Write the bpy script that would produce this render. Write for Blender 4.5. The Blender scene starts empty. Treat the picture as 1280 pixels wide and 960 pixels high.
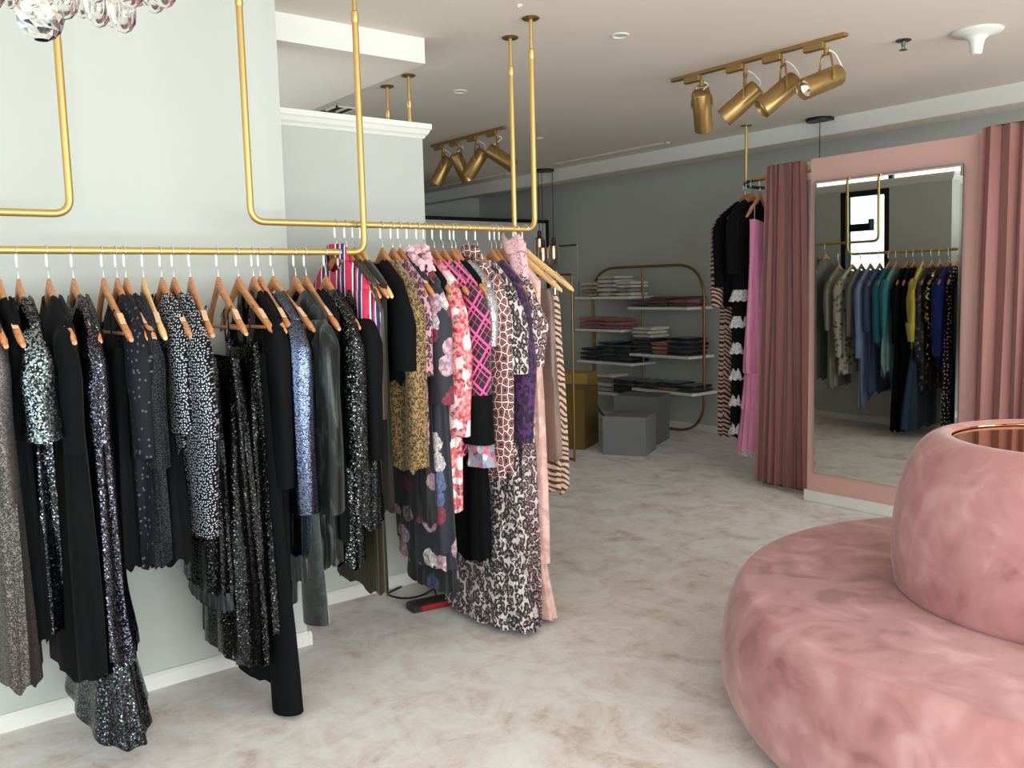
import bpy, math, random
from mathutils import Vector, Matrix, noise as mnoise
R = math.radians
PI = math.pi
scene = bpy.context.scene
col = scene.collection

# ------------------------------------------------------------------ camera, world, lights, exposure
cam_d = bpy.data.cameras.new('camera'); cam = bpy.data.objects.new('camera', cam_d); col.objects.link(cam)
cam_d.sensor_fit = 'HORIZONTAL'; cam_d.sensor_width = 36.0; cam_d.lens = 1085.74 * 36.0 / 1280.0
cam_d.clip_start = 0.02
yaw, pitch, roll = R(52.4326), R(6.3074), R(-1.3729)
fw = Vector((math.cos(yaw) * math.cos(pitch), math.sin(yaw) * math.cos(pitch), -math.sin(pitch)))
rt = Vector((math.sin(yaw), -math.cos(yaw), 0)); up = rt.cross(fw)
r2 = rt * math.cos(roll) + up * math.sin(roll); u2 = up * math.cos(roll) - rt * math.sin(roll)
m = Matrix((r2, u2, -fw)).transposed().to_4x4(); m.translation = (0, 0, 1.5)
cam.matrix_world = m
scene.camera = cam

world = bpy.data.worlds.new('world'); scene.world = world; world.use_nodes = True
wb = world.node_tree.nodes['Background']
wb.inputs[0].default_value = (0.80, 0.90, 1.0, 1); wb.inputs[1].default_value = 1.6

def area(name, loc, rot, sx, sy, power, color):
    l = bpy.data.lights.new(name, 'AREA'); l.shape = 'RECTANGLE'; l.size = sx; l.size_y = sy
    l.energy = power; l.color = color
    o = bpy.data.objects.new(name, l); col.objects.link(o); o.location = loc; o.rotation_euler = rot
    return o
# daylight outside the shop windows (behind the photographer) and outside the bay window
area('daylight_front_window', (2.2, -2.25, 1.42), (R(90), 0, 0), 7.2, 2.2, 345, (1.0, 0.985, 0.97))
area('daylight_end_window', (-1.95, 0.7, 1.42), (R(90), 0, R(-90)), 3.9, 2.2, 40, (0.97, 0.985, 1.0))
area('daylight_bay_window', (0.25, 5.4, 1.55), (R(90), 0, R(-90)), 2.9, 2.3, 50, (0.96, 0.99, 1.0))

vs = scene.view_settings
scene.display_settings.display_device = 'sRGB'
vs.view_transform = 'Standard'; vs.look = 'None'; vs.exposure = 0.0; vs.gamma = 1.0; vs.use_curve_mapping = False

# ------------------------------------------------------------------ material helpers
def lin(c):
    return tuple(((x / 255) / 12.92 if x / 255 <= 0.04045 else ((x / 255 + 0.055) / 1.055) ** 2.4) for x in c)
class T:
    def __init__(s, name):
        s.m = bpy.data.materials.new(name); s.m.use_nodes = True
        s.nt = s.m.node_tree; s.b = s.nt.nodes['Principled BSDF']; s._tc = None
    def new(s, t, **kw):
        n = s.nt.nodes.new(t)
        for k, v in kw.items(): setattr(n, k, v)
        return n
    def link(s, a, b): s.nt.links.new(a, b)
    def put(s, sock, v):
        if hasattr(v, 'is_output'): s.link(v, sock)
        elif isinstance(v, (tuple, list)): sock.default_value = (*v[:3], 1) if sock.type == 'RGBA' else v[:3]
        else: sock.default_value = v
    def set(s, **kw):
        names = dict(color='Base Color', metal='Metallic', rough='Roughness', normal='Normal', sheen='Sheen Weight', sheenr='Sheen Roughness',
                     trans='Transmission Weight', ior='IOR', emit='Emission Color', emits='Emission Strength', coat='Coat Weight', spec='Specular IOR Level', alpha='Alpha')
        for k, v in kw.items(): s.put(s.b.inputs[names[k]], v)
        return s
    def co(s, scale=(1, 1, 1)):
        if not s._tc: s._tc = s.new('ShaderNodeTexCoord').outputs['Object']
        if scale == (1, 1, 1): return s._tc
        n = s.new('ShaderNodeVectorMath', operation='MULTIPLY'); s.link(s._tc, n.inputs[0]); n.inputs[1].default_value = scale
        return n.outputs[0]
    def noise(s, vec, scale, detail=3, rough=0.55, dist=0.0, color=False):
        n = s.new('ShaderNodeTexNoise'); s.link(vec, n.inputs['Vector'])
        n.inputs['Scale'].default_value = scale; n.inputs['Detail'].default_value = detail
        n.inputs['Roughness'].default_value = rough; n.inputs['Distortion'].default_value = dist
        return n.outputs['Color' if color else 'Fac']
    def voro(s, vec, scale, feature='F1', rnd=1.0):
        n = s.new('ShaderNodeTexVoronoi', feature=feature); s.link(vec, n.inputs['Vector'])
        n.inputs['Scale'].default_value = scale; n.inputs['Randomness'].default_value = rnd
        return n
    def ramp(s, fac, stops, interp='LINEAR'):
        n = s.new('ShaderNodeValToRGB'); n.color_ramp.interpolation = interp; s.link(fac, n.inputs[0])
        e = n.color_ramp.elements
        while len(e) < len(stops): e.new(0.5)
        for el, (p, c) in zip(e, stops):
            el.position = p; el.color = (*c, 1) if isinstance(c, (tuple, list)) else (c, c, c, 1)
        return n.outputs[0]
    def mix(s, fac, a, b, mode='MIX'):
        n = s.new('ShaderNodeMix', data_type='RGBA', blend_type=mode)
        s.put(n.inputs[0], fac); s.put(n.inputs[6], a); s.put(n.inputs[7], b)
        return n.outputs[2]
    def math(s, op, a, b=0.0, clamp=False):
        n = s.new('ShaderNodeMath', operation=op, use_clamp=clamp); s.put(n.inputs[0], a); s.put(n.inputs[1], b)
        return n.outputs[0]
    def vadd(s, a, b, op='ADD'):
        n = s.new('ShaderNodeVectorMath', operation=op)
        s.put(n.inputs[0], a); s.put(n.inputs[1], b)
        return n.outputs[0]
    def vscale(s, a, k):
        n = s.new('ShaderNodeVectorMath', operation='SCALE'); s.put(n.inputs[0], a); n.inputs['Scale'].default_value = k
        return n.outputs[0]
    def sep(s, v):
        n = s.new('ShaderNodeSeparateXYZ'); s.link(v, n.inputs[0]); return n.outputs
    def bump(s, h, strength=0.3, dist=0.01):
        n = s.new('ShaderNodeBump'); n.inputs['Strength'].default_value = strength; n.inputs['Distance'].default_value = dist
        s.link(h, n.inputs['Height']); s.link(n.outputs[0], s.b.inputs['Normal']); return s
    def warp(s, vec, scale, k):
        c = s.noise(vec, scale, 2, color=True); c = s.vadd(c, (0.5, 0.5, 0.5), 'SUBTRACT')
        return s.vadd(vec, s.vscale(c, k))

_mats = {}
def mat(key, fn):
    if key not in _mats: _mats[key] = fn(key).m
    return _mats[key]
def plain(name, c, rough=0.6, metal=0.0, **kw):
    return mat(name, lambda k: T(k).set(color=lin(c), rough=rough, metal=metal, **kw))
def fabric(name, c, var=0.25, sheen=0.15, rough=0.85, fine=700):
    def f(k):
        t = T(k); v = t.co(); n = t.noise(v, 9, 3)
        cc = lin(c); t.set(color=t.mix(n, tuple(x * (1 - var) for x in cc), tuple(min(1, x * (1 + var)) for x in cc)), rough=rough, sheen=sheen, spec=0.12)
        return t.bump(t.noise(v, fine, 2), 0.25, 0.002)
    return mat(name, f)
def sequin(name, base, spark, scale=190, cover=0.3, k=0.6, rough=0.24, stretch=(1, 1, 1)):
    def f(key):
        t = T(key); v = t.co(stretch); vo = t.voro(v, scale)
        r = t.sep(vo.outputs['Color'])
        sel = t.math('GREATER_THAN', r[0], 1 - cover)
        t.set(color=t.mix(sel, lin(base), lin(spark)), metal=t.math('MULTIPLY_ADD', sel, 0.55), rough=rough, spec=0.5)
        g = t.new('ShaderNodeNewGeometry')
        d = t.vscale(t.vadd(vo.outputs['Color'], (0.5, 0.5, 0.5), 'SUBTRACT'), k)
        nn = t.vadd(g.outputs['Normal'], d); q = t.new('ShaderNodeVectorMath', operation='NORMALIZE'); t.link(nn, q.inputs[0])
        t.set(normal=q.outputs[0]); return t
    return mat(name, f)
def qvec(t):
    x, y, z = t.sep(t.co()); c = t.new('ShaderNodeCombineXYZ')
    t.link(t.math('ADD', t.math('MULTIPLY', x, 0.8), t.math('MULTIPLY', y, 1.1)), c.inputs[0]); t.link(z, c.inputs[2]); return c.outputs[0]
def q2(t, sx=1.0, sz=1.0):
    """cloth coordinates: across the visible near edge and face, and down"""
    x, y, z = t.sep(t.co()); c = t.new('ShaderNodeCombineXYZ')
    t.link(t.math('ADD', t.math('MULTIPLY', x, 0.8 * sx), t.math('MULTIPLY', y, 1.1 * sx)), c.inputs[0])
    t.link(t.math('MULTIPLY', z, sz), c.inputs[1]); return c.outputs[0]
def voro2(t, v, scale, feature='F1', rnd=1.0):
    n = t.voro(v, scale, feature, rnd); n.voronoi_dimensions = '2D'; return n
def dots(name, base, dot, scale=60, rad=0.32, rnd=0.35, metal=0.0, rough=0.6, cover=1.0):
    def f(key):
        t = T(key); vo = voro2(t, q2(t), scale, rnd=rnd)
        s = t.math('LESS_THAN', vo.outputs['Distance'], rad)
        if cover < 1: s = t.math('MULTIPLY', s, t.math('LESS_THAN', t.sep(vo.outputs['Color'])[0], cover))
        return t.set(color=t.mix(s, lin(base), lin(dot)), rough=rough, metal=t.math('MULTIPLY', s, metal), sheen=0.03, spec=0.15)
    return mat(name, f)
def leopard(name, ground, spot, heart, scale=32, ring=(0.22, 0.50), stretch=(1, 1, 0.8), cut=0.43):
    def f(key):
        t = T(key); v = t.warp(q2(t, stretch[0], stretch[2]), 38, 0.018); vo = voro2(t, v, scale, rnd=0.85)
        c = t.ramp(vo.outputs['Distance'], [(0, lin(heart)), (ring[0], lin(spot)), (ring[1], lin(ground))], 'CONSTANT')
        gaps = t.math('GREATER_THAN', t.noise(v, scale * 1.7, 1), 1 - cut)
        inring = t.math('LESS_THAN', vo.outputs['Distance'], ring[1])
        c = t.mix(t.math('MULTIPLY', gaps, inring), c, lin(ground))
        return t.set(color=c, rough=0.75, sheen=0.2)
    return mat(name, f)
def rosette(name, ground, line, heart, scale=26):
    def f(key):
        t = T(key); v = t.warp(q2(t), 30, 0.012)
        e = voro2(t, v, scale, 'DISTANCE_TO_EDGE', 0.8).outputs['Distance']
        return t.set(color=t.ramp(e, [(0, lin(ground)), (0.085, lin(line)), (0.22, lin(heart)), (0.33, lin(line))], 'CONSTANT'), rough=0.7, sheen=0.2)
    return mat(name, f)
def zebra(name, c1, c2, scale=16, dist=5.0, axis='Z', cut=0.5, ang=0.5):
    def f(key):
        t = T(key); v = rotvec(t, ang); v = t.warp(t.warp(v, 7, 0.07), 22, 0.016)
        w = t.new('ShaderNodeTexWave', wave_type='BANDS', bands_direction='Z', wave_profile='SIN')
        t.link(v, w.inputs['Vector']); w.inputs['Scale'].default_value = scale; w.inputs['Distortion'].default_value = 1.5
        w.inputs['Detail'].default_value = 2; w.inputs['Detail Scale'].default_value = 1.5
        return t.set(color=t.ramp(w.outputs['Fac'], [(0, lin(c1)), (cut - .06, lin(c1)), (cut + .06, lin(c2))]), rough=0.75, sheen=0.15)
    return mat(name, f)
def floral(name, base, petals, scale=14, cover=0.5, rad=0.42, second=None):
    def f(key):
        t = T(key); v = t.warp(q2(t), 45, 0.022); vo = voro2(t, v, scale, rnd=1.0)
        r = t.sep(vo.outputs['Color'])
        n = len(petals)
        pc = t.ramp(r[1], [(i / n, lin(p)) for i, p in enumerate(petals)], 'CONSTANT')
        shade = t.noise(v, 55, 2)
        pc = t.mix(t.ramp(shade, [(0.42, 0), (0.6, 1)]), t.mix(0.55, pc, lin(base)), pc)
        s = t.math('MULTIPLY', t.math('LESS_THAN', vo.outputs['Distance'], rad), t.math('LESS_THAN', r[0], cover))
        return t.set(color=t.mix(s, lin(base), pc), rough=0.7, sheen=0.1)
    return mat(name, f)
def bands(t, v, axis, scale, width, off=0.0):
    x = t.sep(v)[axis]
    fr = t.math('FRACT', t.math('MULTIPLY_ADD', x, scale))
    if off: fr = t.math('FRACT', t.math('ADD', t.math('MULTIPLY', x, scale), off))
    return t.math('LESS_THAN', fr, width)
def rotvec(t, ang):
    n = t.new('ShaderNodeVectorRotate', rotation_type='Y_AXIS'); t.link(qvec(t), n.inputs['Vector']); n.inputs['Angle'].default_value = ang
    return n.outputs[0]
def plaid(name, base, line):
    def f(key):
        t = T(key); v = rotvec(t, R(38)); c = lin(base)
        for ax in (0, 2):
            for w, o, kk in ((0.13, 0.01, 1.0), (0.07, 0.24, 0.75), (0.05, 0.55, 0.35)):
                c = t.mix(t.math('MULTIPLY', bands(t, v, ax, 12, w, o), kk), c, lin(line))
        return t.set(color=c, rough=0.8, sheen=0.2)
    return mat(name, f)
def stripes(name, cols, axis=0, scale=9.0, rough=0.6, ang=0.0):
    def f(key):
        t = T(key); v = rotvec(t, ang)
        fr = t.math('FRACT', t.math('MULTIPLY', t.sep(v)[axis], scale)); n = len(cols)
        return t.set(color=t.ramp(fr, [(p, lin(c)) for p, c in cols], 'CONSTANT'), rough=rough)
    return mat(name, f)
def mottled(name, a, b, scale=14, dist=1.0, rough=0.5, sheen=0.4, metal=0.0, lo=0.4, hi=0.62, stretch=(1, 1, 0.35)):
    def f(key):
        t = T(key); n = t.noise(t.co(stretch), scale, 4, 0.6, dist)
        return t.set(color=t.ramp(n, [(lo, lin(a)), (hi, lin(b))]), rough=rough, sheen=sheen, metal=metal)
    return mat(name, f)

# ------------------------------------------------------------------ mesh helpers
class MB:
    def __init__(s): s.v = []; s.f = []
    def add(s, vs, fs):
        o = len(s.v); s.v += [tuple(p) for p in vs]; s.f += [tuple(i + o for i in q) for q in fs]; return s
    def box(s, x0, x1, y0, y1, z0, z1, M_=None):
        p = [(x, y, z) for z in (z0, z1) for y in (y0, y1) for x in (x0, x1)]
        if M_ is not None: p = [tuple(M_ @ Vector(q)) for q in p]
        return s.add(p, [(0, 2, 3, 1), (4, 5, 7, 6), (0, 1, 5, 4), (2, 6, 7, 3), (0, 4, 6, 2), (1, 3, 7, 5)])
    def rbox(s, x0, x1, y0, y1, z0, z1, b=0.004, M_=None):
        # box with chamfered edges
        cx, cy, cz = (x0 + x1) / 2, (y0 + y1) / 2, (z0 + z1) / 2
        hx, hy, hz = (x1 - x0) / 2, (y1 - y0) / 2, (z1 - z0) / 2
        b = min(b, hx * .9, hy * .9, hz * .9)
        rings = []
        for z, d in ((-hz, b), (-hz + b, 0), (hz - b, 0), (hz, b)):
            ax, ay = hx - d, hy - d; c = b if d == 0 else b * 0.4
            ring = [(ax - c, -ay), (ax, -ay + c), (ax, ay - c), (ax - c, ay), (-ax + c, ay), (-ax, ay - c), (-ax, -ay + c), (-ax + c, -ay)]
            rings.append([(cx + p[0], cy + p[1], cz + z) for p in ring])
        if M_ is not None: rings = [[tuple(M_ @ Vector(p)) for p in r] for r in rings]
        return s.loft(rings, True, True)
    def loft(s, rings, cap0=False, cap1=False, closed=True):
        n = len(rings[0]); vs = [p for r in rings for p in r]; fs = []
        for i in range(len(rings) - 1):
            for j in range(n if closed else n - 1):
                k = (j + 1) % n; fs.append((i * n + j, i * n + k, (i + 1) * n + k, (i + 1) * n + j))
        if cap0: fs.append(tuple(range(n - 1, -1, -1)))
        if cap1: fs.append(tuple((len(rings) - 1) * n + j for j in range(n)))
        return s.add(vs, fs)
    def lathe(s, prof, n=32, c=(0, 0), cap0=False, cap1=False, M_=None):
        rings = [[(c[0] + r * math.cos(2 * PI * j / n), c[1] + r * math.sin(2 * PI * j / n), z) for j in range(n)] for r, z in prof]
        if M_ is not None: rings = [[tuple(M_ @ Vector(p)) for p in r] for r in rings]
        return s.loft(rings, cap0, cap1)
    def tube(s, path, r, n=12, caps=True):
        path = [Vector(p) for p in path]; rad = r if isinstance(r, (list, tuple)) else [r] * len(path)
        rings = []; nrm = None
        for i, p in enumerate(path):
            t = (path[min(i + 1, len(path) - 1)] - path[max(i - 1, 0)]).normalized()
            if nrm is None:
                a = Vector((0, 0, 1)) if abs(t.z) < 0.9 else Vector((1, 0, 0)); nrm = t.cross(a).normalized()
            nrm = (nrm - t * nrm.dot(t)).normalized(); bi = t.cross(nrm)
            rings.append([tuple(p + (nrm * math.cos(2 * PI * j / n) + bi * math.sin(2 * PI * j / n)) * rad[i]) for j in range(n)])
        return s.loft(rings, caps, caps)
    def build(s, name, mt, parent=None, smooth=True, loc=None, sharp=40):
        me = bpy.data.meshes.new(name); me.from_pydata(s.v, [], s.f); me.update()
        if mt: me.materials.append(mt)
        o = bpy.data.objects.new(name, me); col.objects.link(o)
        if smooth:
            me.polygons.foreach_set('use_smooth', [True] * len(me.polygons))
            me.set_sharp_from_angle(angle=R(sharp))
        if parent is not None: o.parent = parent
        if loc is not None: o.location = loc
        return o
def tag(o, label=None, cat=None, group=None, kind=None):
    for k, v in (('label', label), ('category', cat), ('group', group), ('kind', kind)):
        if v: o[k] = v
    return o
def empty(name, loc, rz=0):
    o = bpy.data.objects.new(name, None); col.objects.link(o); o.location = loc; o.rotation_euler = (0, 0, rz); o.empty_display_size = 0.05
    return o
def struct(name, mb, mt, smooth=False, loc=None):
    o = mb.build(name, mt, None, smooth, loc); o['kind'] = 'structure'; return o
def bend(pts, rad, n=6):
    """round the inner corners of a polyline"""
    pts = [Vector(p) for p in pts]; out = [pts[0]]
    for i in range(1, len(pts) - 1):
        a, b, c = pts[i - 1], pts[i], pts[i + 1]
        d0 = (a - b).normalized(); d1 = (c - b).normalized(); rr = min(rad, (a - b).length * .49, (c - b).length * .49)
        p0, p1 = b + d0 * rr, b + d1 * rr
        for k in range(n + 1):
            t = k / n; out.append(p0 * (1 - t) ** 2 + b * 2 * t * (1 - t) + p1 * t * t)
    out.append(pts[-1]); return out

# ------------------------------------------------------------------ materials of the room
def wallpaint(key):
    t = T(key); v = t.co(); n = t.noise(v, 1.3, 4)
    t.set(color=t.mix(n, lin((190, 192, 186)), lin((197, 199, 193))), rough=0.75)
    return t.bump(t.noise(v, 160, 2), 0.08, 0.002)
WALL = mat('sage_grey_paint', wallpaint)
WHITE = plain('white_trim_paint', (232, 230, 224), 0.45)
CEIL = mat('ceiling_paint', lambda k: (lambda t: t.set(color=t.mix(t.noise(t.co(), 0.8, 3), lin((232, 220, 209)), lin((238, 227, 217))), rough=0.85))(T(k)))  # warm tint puts light bounced off the pink furnishings into the colour
def carpet(key):
    t = T(key); v = t.co()
    a = t.noise(t.co((1, 0.7, 1)), 4.6, 5, 0.66, 0.9); b = t.noise(v, 60, 3, 0.7); c = t.noise(t.co((0.6, 1, 1)), 8.0, 4, 0.62, 1.0)
    q = t.math('ADD', t.math('MULTIPLY', a, 0.58), t.math('ADD', t.math('MULTIPLY', c, 0.3), t.math('MULTIPLY', b, 0.12)))
    cc = t.ramp(q, [(0.36, lin((192, 168, 156))), (0.45, lin((219, 205, 197))), (0.54, lin((231, 223, 218))), (0.66, lin((238, 233, 229)))])
    t.set(color=cc, rough=0.95, sheen=0.25)
    return t.bump(t.math('ADD', t.noise(v, 420, 2, 0.7), t.math('MULTIPLY', a, 1.5)), 0.45, 0.006)
CARPET = mat('brushed_carpet', carpet)
def brass(key):
    t = T(key); v = t.co((1, 1, 1)); n = t.noise(v, 30, 2)
    return t.set(color=t.mix(n, lin((208, 174, 106)), lin((216, 182, 116))), metal=0.8, rough=0.42)
BRASS = mat('satin_brass', brass)
DBRASS = plain('antique_brass', (140, 112, 66), 0.4, 0.8)
SPOTB = plain('spun_gold_metal', (172, 140, 88), 0.36, 0.8)
BLACK = plain('black_metal', (24, 24, 25), 0.45, 0.3)
CHROME = plain('polished_steel', (228, 228, 230), 0.2, 0.9)
GREYMET = plain('grey_steel', (110, 112, 116), 0.3, 0.9)
def wood(name, a, b):
    def f(key):
        t = T(key); n = t.noise(t.co((3, 30, 30)), 5, 4, 0.6, 0.6)
        return t.set(color=t.ramp(n, [(0.35, lin(a)), (0.65, lin(b))]), rough=0.38, coat=0.15)
    return mat(name, f)
WOOD = wood('hanger_wood', (176, 112, 68), (204, 142, 94))
WOOD2 = wood('light_beech_wood', (214, 168, 108), (228, 188, 130))
PINKPAINT = plain('pink_wall_paint', (216, 170, 160), 0.6)
def suede(key):
    t = T(key); v = t.co()
    a = t.noise(t.co((1, 1, 1.2)), 2.2, 2, 0.5, 1.6); c = t.noise(v, 5.5, 3, 0.5, 1.6)
    q = t.math('ADD', t.math('MULTIPLY', a, 0.6), t.math('MULTIPLY', c, 0.4))
    cc = t.ramp(q, [(0.38, lin((148, 95, 92))), (0.46, lin((172, 117, 115))), (0.54, lin((182, 128, 126))), (0.62, lin((196, 147, 145)))])
    t.set(color=cc, rough=0.75, sheen=0.3, sheenr=0.4)
    return t.bump(t.noise(v, 500, 2), 0.15, 0.002)
SUEDE = mat('pink_suede', suede)
def curtainm(key):
    t = T(key); n = t.noise(t.co((6, 6, 0.4)), 6, 3)
    return t.set(color=t.mix(n, lin((140, 86, 81)), lin((158, 104, 97))), rough=0.6, sheen=0.3)
CURT = mat('dusty_pink_velvet', curtainm)
LINING = fabric('lilac_lining', (196, 184, 190), 0.08, 0.1)

# ------------------------------------------------------------------ room shell
CZ = 2.70
struct('floor', MB().box(-1.9, 7.1, -2.2, 9.8, -0.06, 0), CARPET)
struct('ceiling', MB().box(-1.9, 7.1, -2.2, 9.8, CZ, CZ + 0.1), CEIL)
struct('wall_left', MB().box(-1.8, 1.472, 3.397, 3.66, 0, CZ), WALL)
struct('wall_left_return', MB().box(0.4, 1.472, 3.66, 3.88, 0, CZ), WALL)
struct('wall_middle', MB().box(1.472, 2.38, 3.78, 3.88, 0, 2.25), WALL)
# side of the low partition, with its window opening
WY0, WY1, WZ0, WZ1 = 4.36, 4.86, 0.92, 2.24
b = MB(); b.box(2.28, 2.38, 3.88, WY0, 0, 2.25); b.box(2.28, 2.38, WY1, 7.0, 0, 2.25); b.box(2.28, 2.38, WY0, WY1, 0, WZ0); b.box(2.28, 2.38, WY0, WY1, WZ1, 2.25)
struct('wall_partition', b, WALL)
struct('wall_bay_back', MB().box(0.4, 2.38, 7.0, 7.1, 0, CZ), WALL)
b = MB(); b.box(0.4, 0.5, 3.88, 4.05, 0, CZ); b.box(0.4, 0.5, 6.75, 7.0, 0, CZ); b.box(0.4, 0.5, 4.05, 6.75, 0, 0.5); b.box(0.4, 0.5, 4.05, 6.75, 2.575, CZ)
struct('wall_bay', b, WALL)
struct('wall_right', MB().box(6.9, 7.02, -2.2, 9.8, 0, CZ), WALL)
struct('wall_back', MB().box(2.38, 6.9, 9.6, 9.7, 0, CZ), WALL)
struct('wall_bay_end', MB().box(2.28, 2.38, 7.1, 9.7, 0, CZ), WALL)
# shop front behind the photographer
b = MB(); b.box(-1.8, -1.4, -2.1, -2.0, 0, CZ); b.box(5.8, 6.9, -2.1, -2.0, 0, CZ); b.box(-1.4, 5.8, -2.1, -2.0, 0, 0.25); b.box(-1.4, 5.8, -2.1, -2.0, 2.55, CZ)
struct('wall_front', b, WALL)
b = MB(); b.box(-1.8, -1.7, -2.0, -1.3, 0, CZ); b.box(-1.8, -1.7, 2.7, 3.397, 0, CZ); b.box(-1.8, -1.7, -1.3, 2.7, 0, 0.25); b.box(-1.8, -1.7, -1.3, 2.7, 2.55, CZ)
struct('wall_near', b, WALL)

def pane_mat(key):
    t = T(key); out = t.nt.nodes['Material Output']
    tr = t.new('ShaderNodeBsdfTransparent'); gl = t.new('ShaderNodeBsdfGlossy'); gl.inputs['Roughness'].default_value = 0.02
    tr.inputs[0].default_value = (0.94, 0.985, 0.98, 1)
    mx = t.new('ShaderNodeMixShader'); mx.inputs[0].default_value = 0.06
    t.link(tr.outputs[0], mx.inputs[1]); t.link(gl.outputs[0], mx.inputs[2]); t.link(mx.outputs[0], out.inputs[0]); return t
PANE = mat('window_glass', pane_mat)
def window(n, axis, p, a0, a1, z0, z1, bars, depth=0.06):
    """framed window in the plane axis=p, spanning a0..a1"""
    def bx(mb, u0, u1, w0, w1, d):
        return mb.box(p - d, p + d, u0, u1, w0, w1) if axis == 'x' else mb.box(u0, u1, p - d, p + d, w0, w1)
    w = 0.05; f = MB()
    bx(f, a0, a0 + w, z0, z1, depth / 2); bx(f, a1 - w, a1, z0, z1, depth / 2); bx(f, a0 + w, a1 - w, z0, z0 + w, depth / 2); bx(f, a0 + w, a1 - w, z1 - w, z1, depth / 2)
    o = struct('window_%d' % n, f, BLACK)
    for u0, u1, w0, w1 in bars:
        bx(MB(), u0, u1, w0, w1, depth * 0.4).build('glazing_bar', BLACK, o, False)
    bx(MB(), a0 + w * .5, a1 - w * .5, z0 + w * .5, z1 - w * .5, 0.003).build('pane', PANE, o, False)
    return o
w1 = window(1, 'x', 2.33, WY0, WY1, WZ0, WZ1, [(WY0 + 0.20, WY1, 1.86, 1.93), (WY0 + 0.2, WY0 + 0.215, 1.93, 1.97)], 0.10)
window(2, 'x', 0.45, 4.05, 6.75, 0.5, 2.575, [(5.38, 5.43, 0.55, 2.53)])
window(3, 'y', -2.05, -1.4, 5.8, 0.25, 2.55, [(0.4, 0.45, 0.3, 2.5), (2.2, 2.25, 0.3, 2.5), (4.0, 4.05, 0.3, 2.5)])
window(4, 'x', -1.75, -1.3, 2.7, 0.25, 2.55, [(0.68, 0.73, 0.3, 2.5)])

# soffits
struct('ceiling_bulkhead', MB().box(0.5, 2.335, 3.66, 7.0, 2.582, CZ), CEIL).data.materials.append(WHITE)
bk = bpy.data.objects['ceiling_bulkhead']
for p in bk.data.polygons:
    if p.normal.y < -0.5: p.material_index = 1
sf = struct('ceiling_soffit', MB().box(5.95, 6.07, -2.0, 9.6, 2.578, CZ), CEIL)
sf.data.materials.append(WHITE)
for p in sf.data.polygons:
    if p.normal.x < -0.5: p.material_index = 1
# cap moulding on the low partition
def moulding(prof, path, closed_ends=True):
    """sweep a profile (offset outward, z) along a path of (x, y, nx, ny)"""
    return MB().loft([[(x + nx * o, y + ny * o, z) for o, z in prof] for x, y, nx, ny in path], True, True)
capp = [(0, 2.25), (0.006, 2.25), (0.012, 2.262), (0.022, 2.272), (0.03, 2.29), (0.036, 2.296), (0.036, 2.32), (-0.10, 2.32), (-0.10, 2.25)]
struct('trim_1', moulding(capp, [(1.472, 3.78, 0, -1), (2.38, 3.78, 1, -1), (2.38, 6.99, 1, 0)]), WHITE)
def skirting(name, x0, y0, x1, y1, nx, ny, h=0.085, d=0.016):
    prof = [(0.001, 0), (d, 0), (d, h - 0.012), (d * .5, h), (0.001, h)]
    return struct(name, moulding(prof, [(x0, y0, nx, ny), (x1, y1, nx, ny)]), WHITE)
skirting('baseboard_left', -1.7, 3.397, 1.472, 3.397, 0, -1, 0.062)
skirting('baseboard_left_end', 1.472, 3.381, 1.472, 3.78, 1, 0, 0.062)
skirting('baseboard_middle', 1.488, 3.78, 2.38, 3.78, 0, -1, 0.062)
skirting('baseboard_partition', 2.38, 3.764, 2.38, 7.0, 1, 0, 0.062)
skirting('baseboard_right', 6.9, 9.6, 6.9, -2.0, -1, 0, 0.062)

# ------------------------------------------------------------------ ceiling fittings
def frame_rail(label, path, thick, group, flanges, collars, name='clothes_rail'):
    o = MB().tube(path, 0.0125, 14).build(name, BRASS); tag(o, label, 'clothes rail', group)
    for (x, y) in flanges:
        MB().lathe([(0.0, CZ), (0.038, CZ), (0.040, CZ - 0.004), (0.036, CZ - 0.008), (0.012, CZ - 0.010), (0.0, CZ - 0.010)], 24, (x, y)).build('ceiling_flange', DBRASS, o)
        MB().tube([(x, y, CZ - 0.005), (x, y, collars + 0.02)], 0.0088, 12).build('upper_pole', BRASS, o)
        MB().lathe([(0.0088, collars + 0.035), (0.0145, collars + 0.03), (0.0145, collars - 0.005), (0.0125, collars - 0.01)], 14, (x, y)).build('pole_collar', BRASS, o)
    return o
def urail(label, a, b_, z, name='clothes_rail', collars=2.53):
    path = bend([(a[0], a[1], collars), (a[0], a[1], z), (b_[0], b_[1], z), (b_[0], b_[1], collars)], 0.055, 7)
    return frame_rail(label, path, 0.0125, None, [a, b_], collars, name)
Y1, Z1 = 3.08, 1.653
Y2, Z2 = 3.13, 1.764
urail('low brass ceiling-hung rail holding the black sequinned clothes', (-0.95, Y1), (1.655, Y1), Z1)
urail('high brass ceiling-hung rail holding the printed dresses', (1.222, Y2), (2.562, Y2), Z2)
urail('empty high brass rail in front of the white wall at the photo\'s top left', (-1.25, Y2), (0.622, Y2), 1.772)
X3, Z3 = 2.67, 1.645
urail('low brass rail along the partition, its near pole behind the printed dresses', (X3, 3.42), (X3, 4.61), Z3)
urail('brass rail seen above the partition cap and in the mirror, carrying taupe dresses', (X3 - 0.03, 4.318), (X3 - 0.03, 6.0), 1.755)

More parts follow.
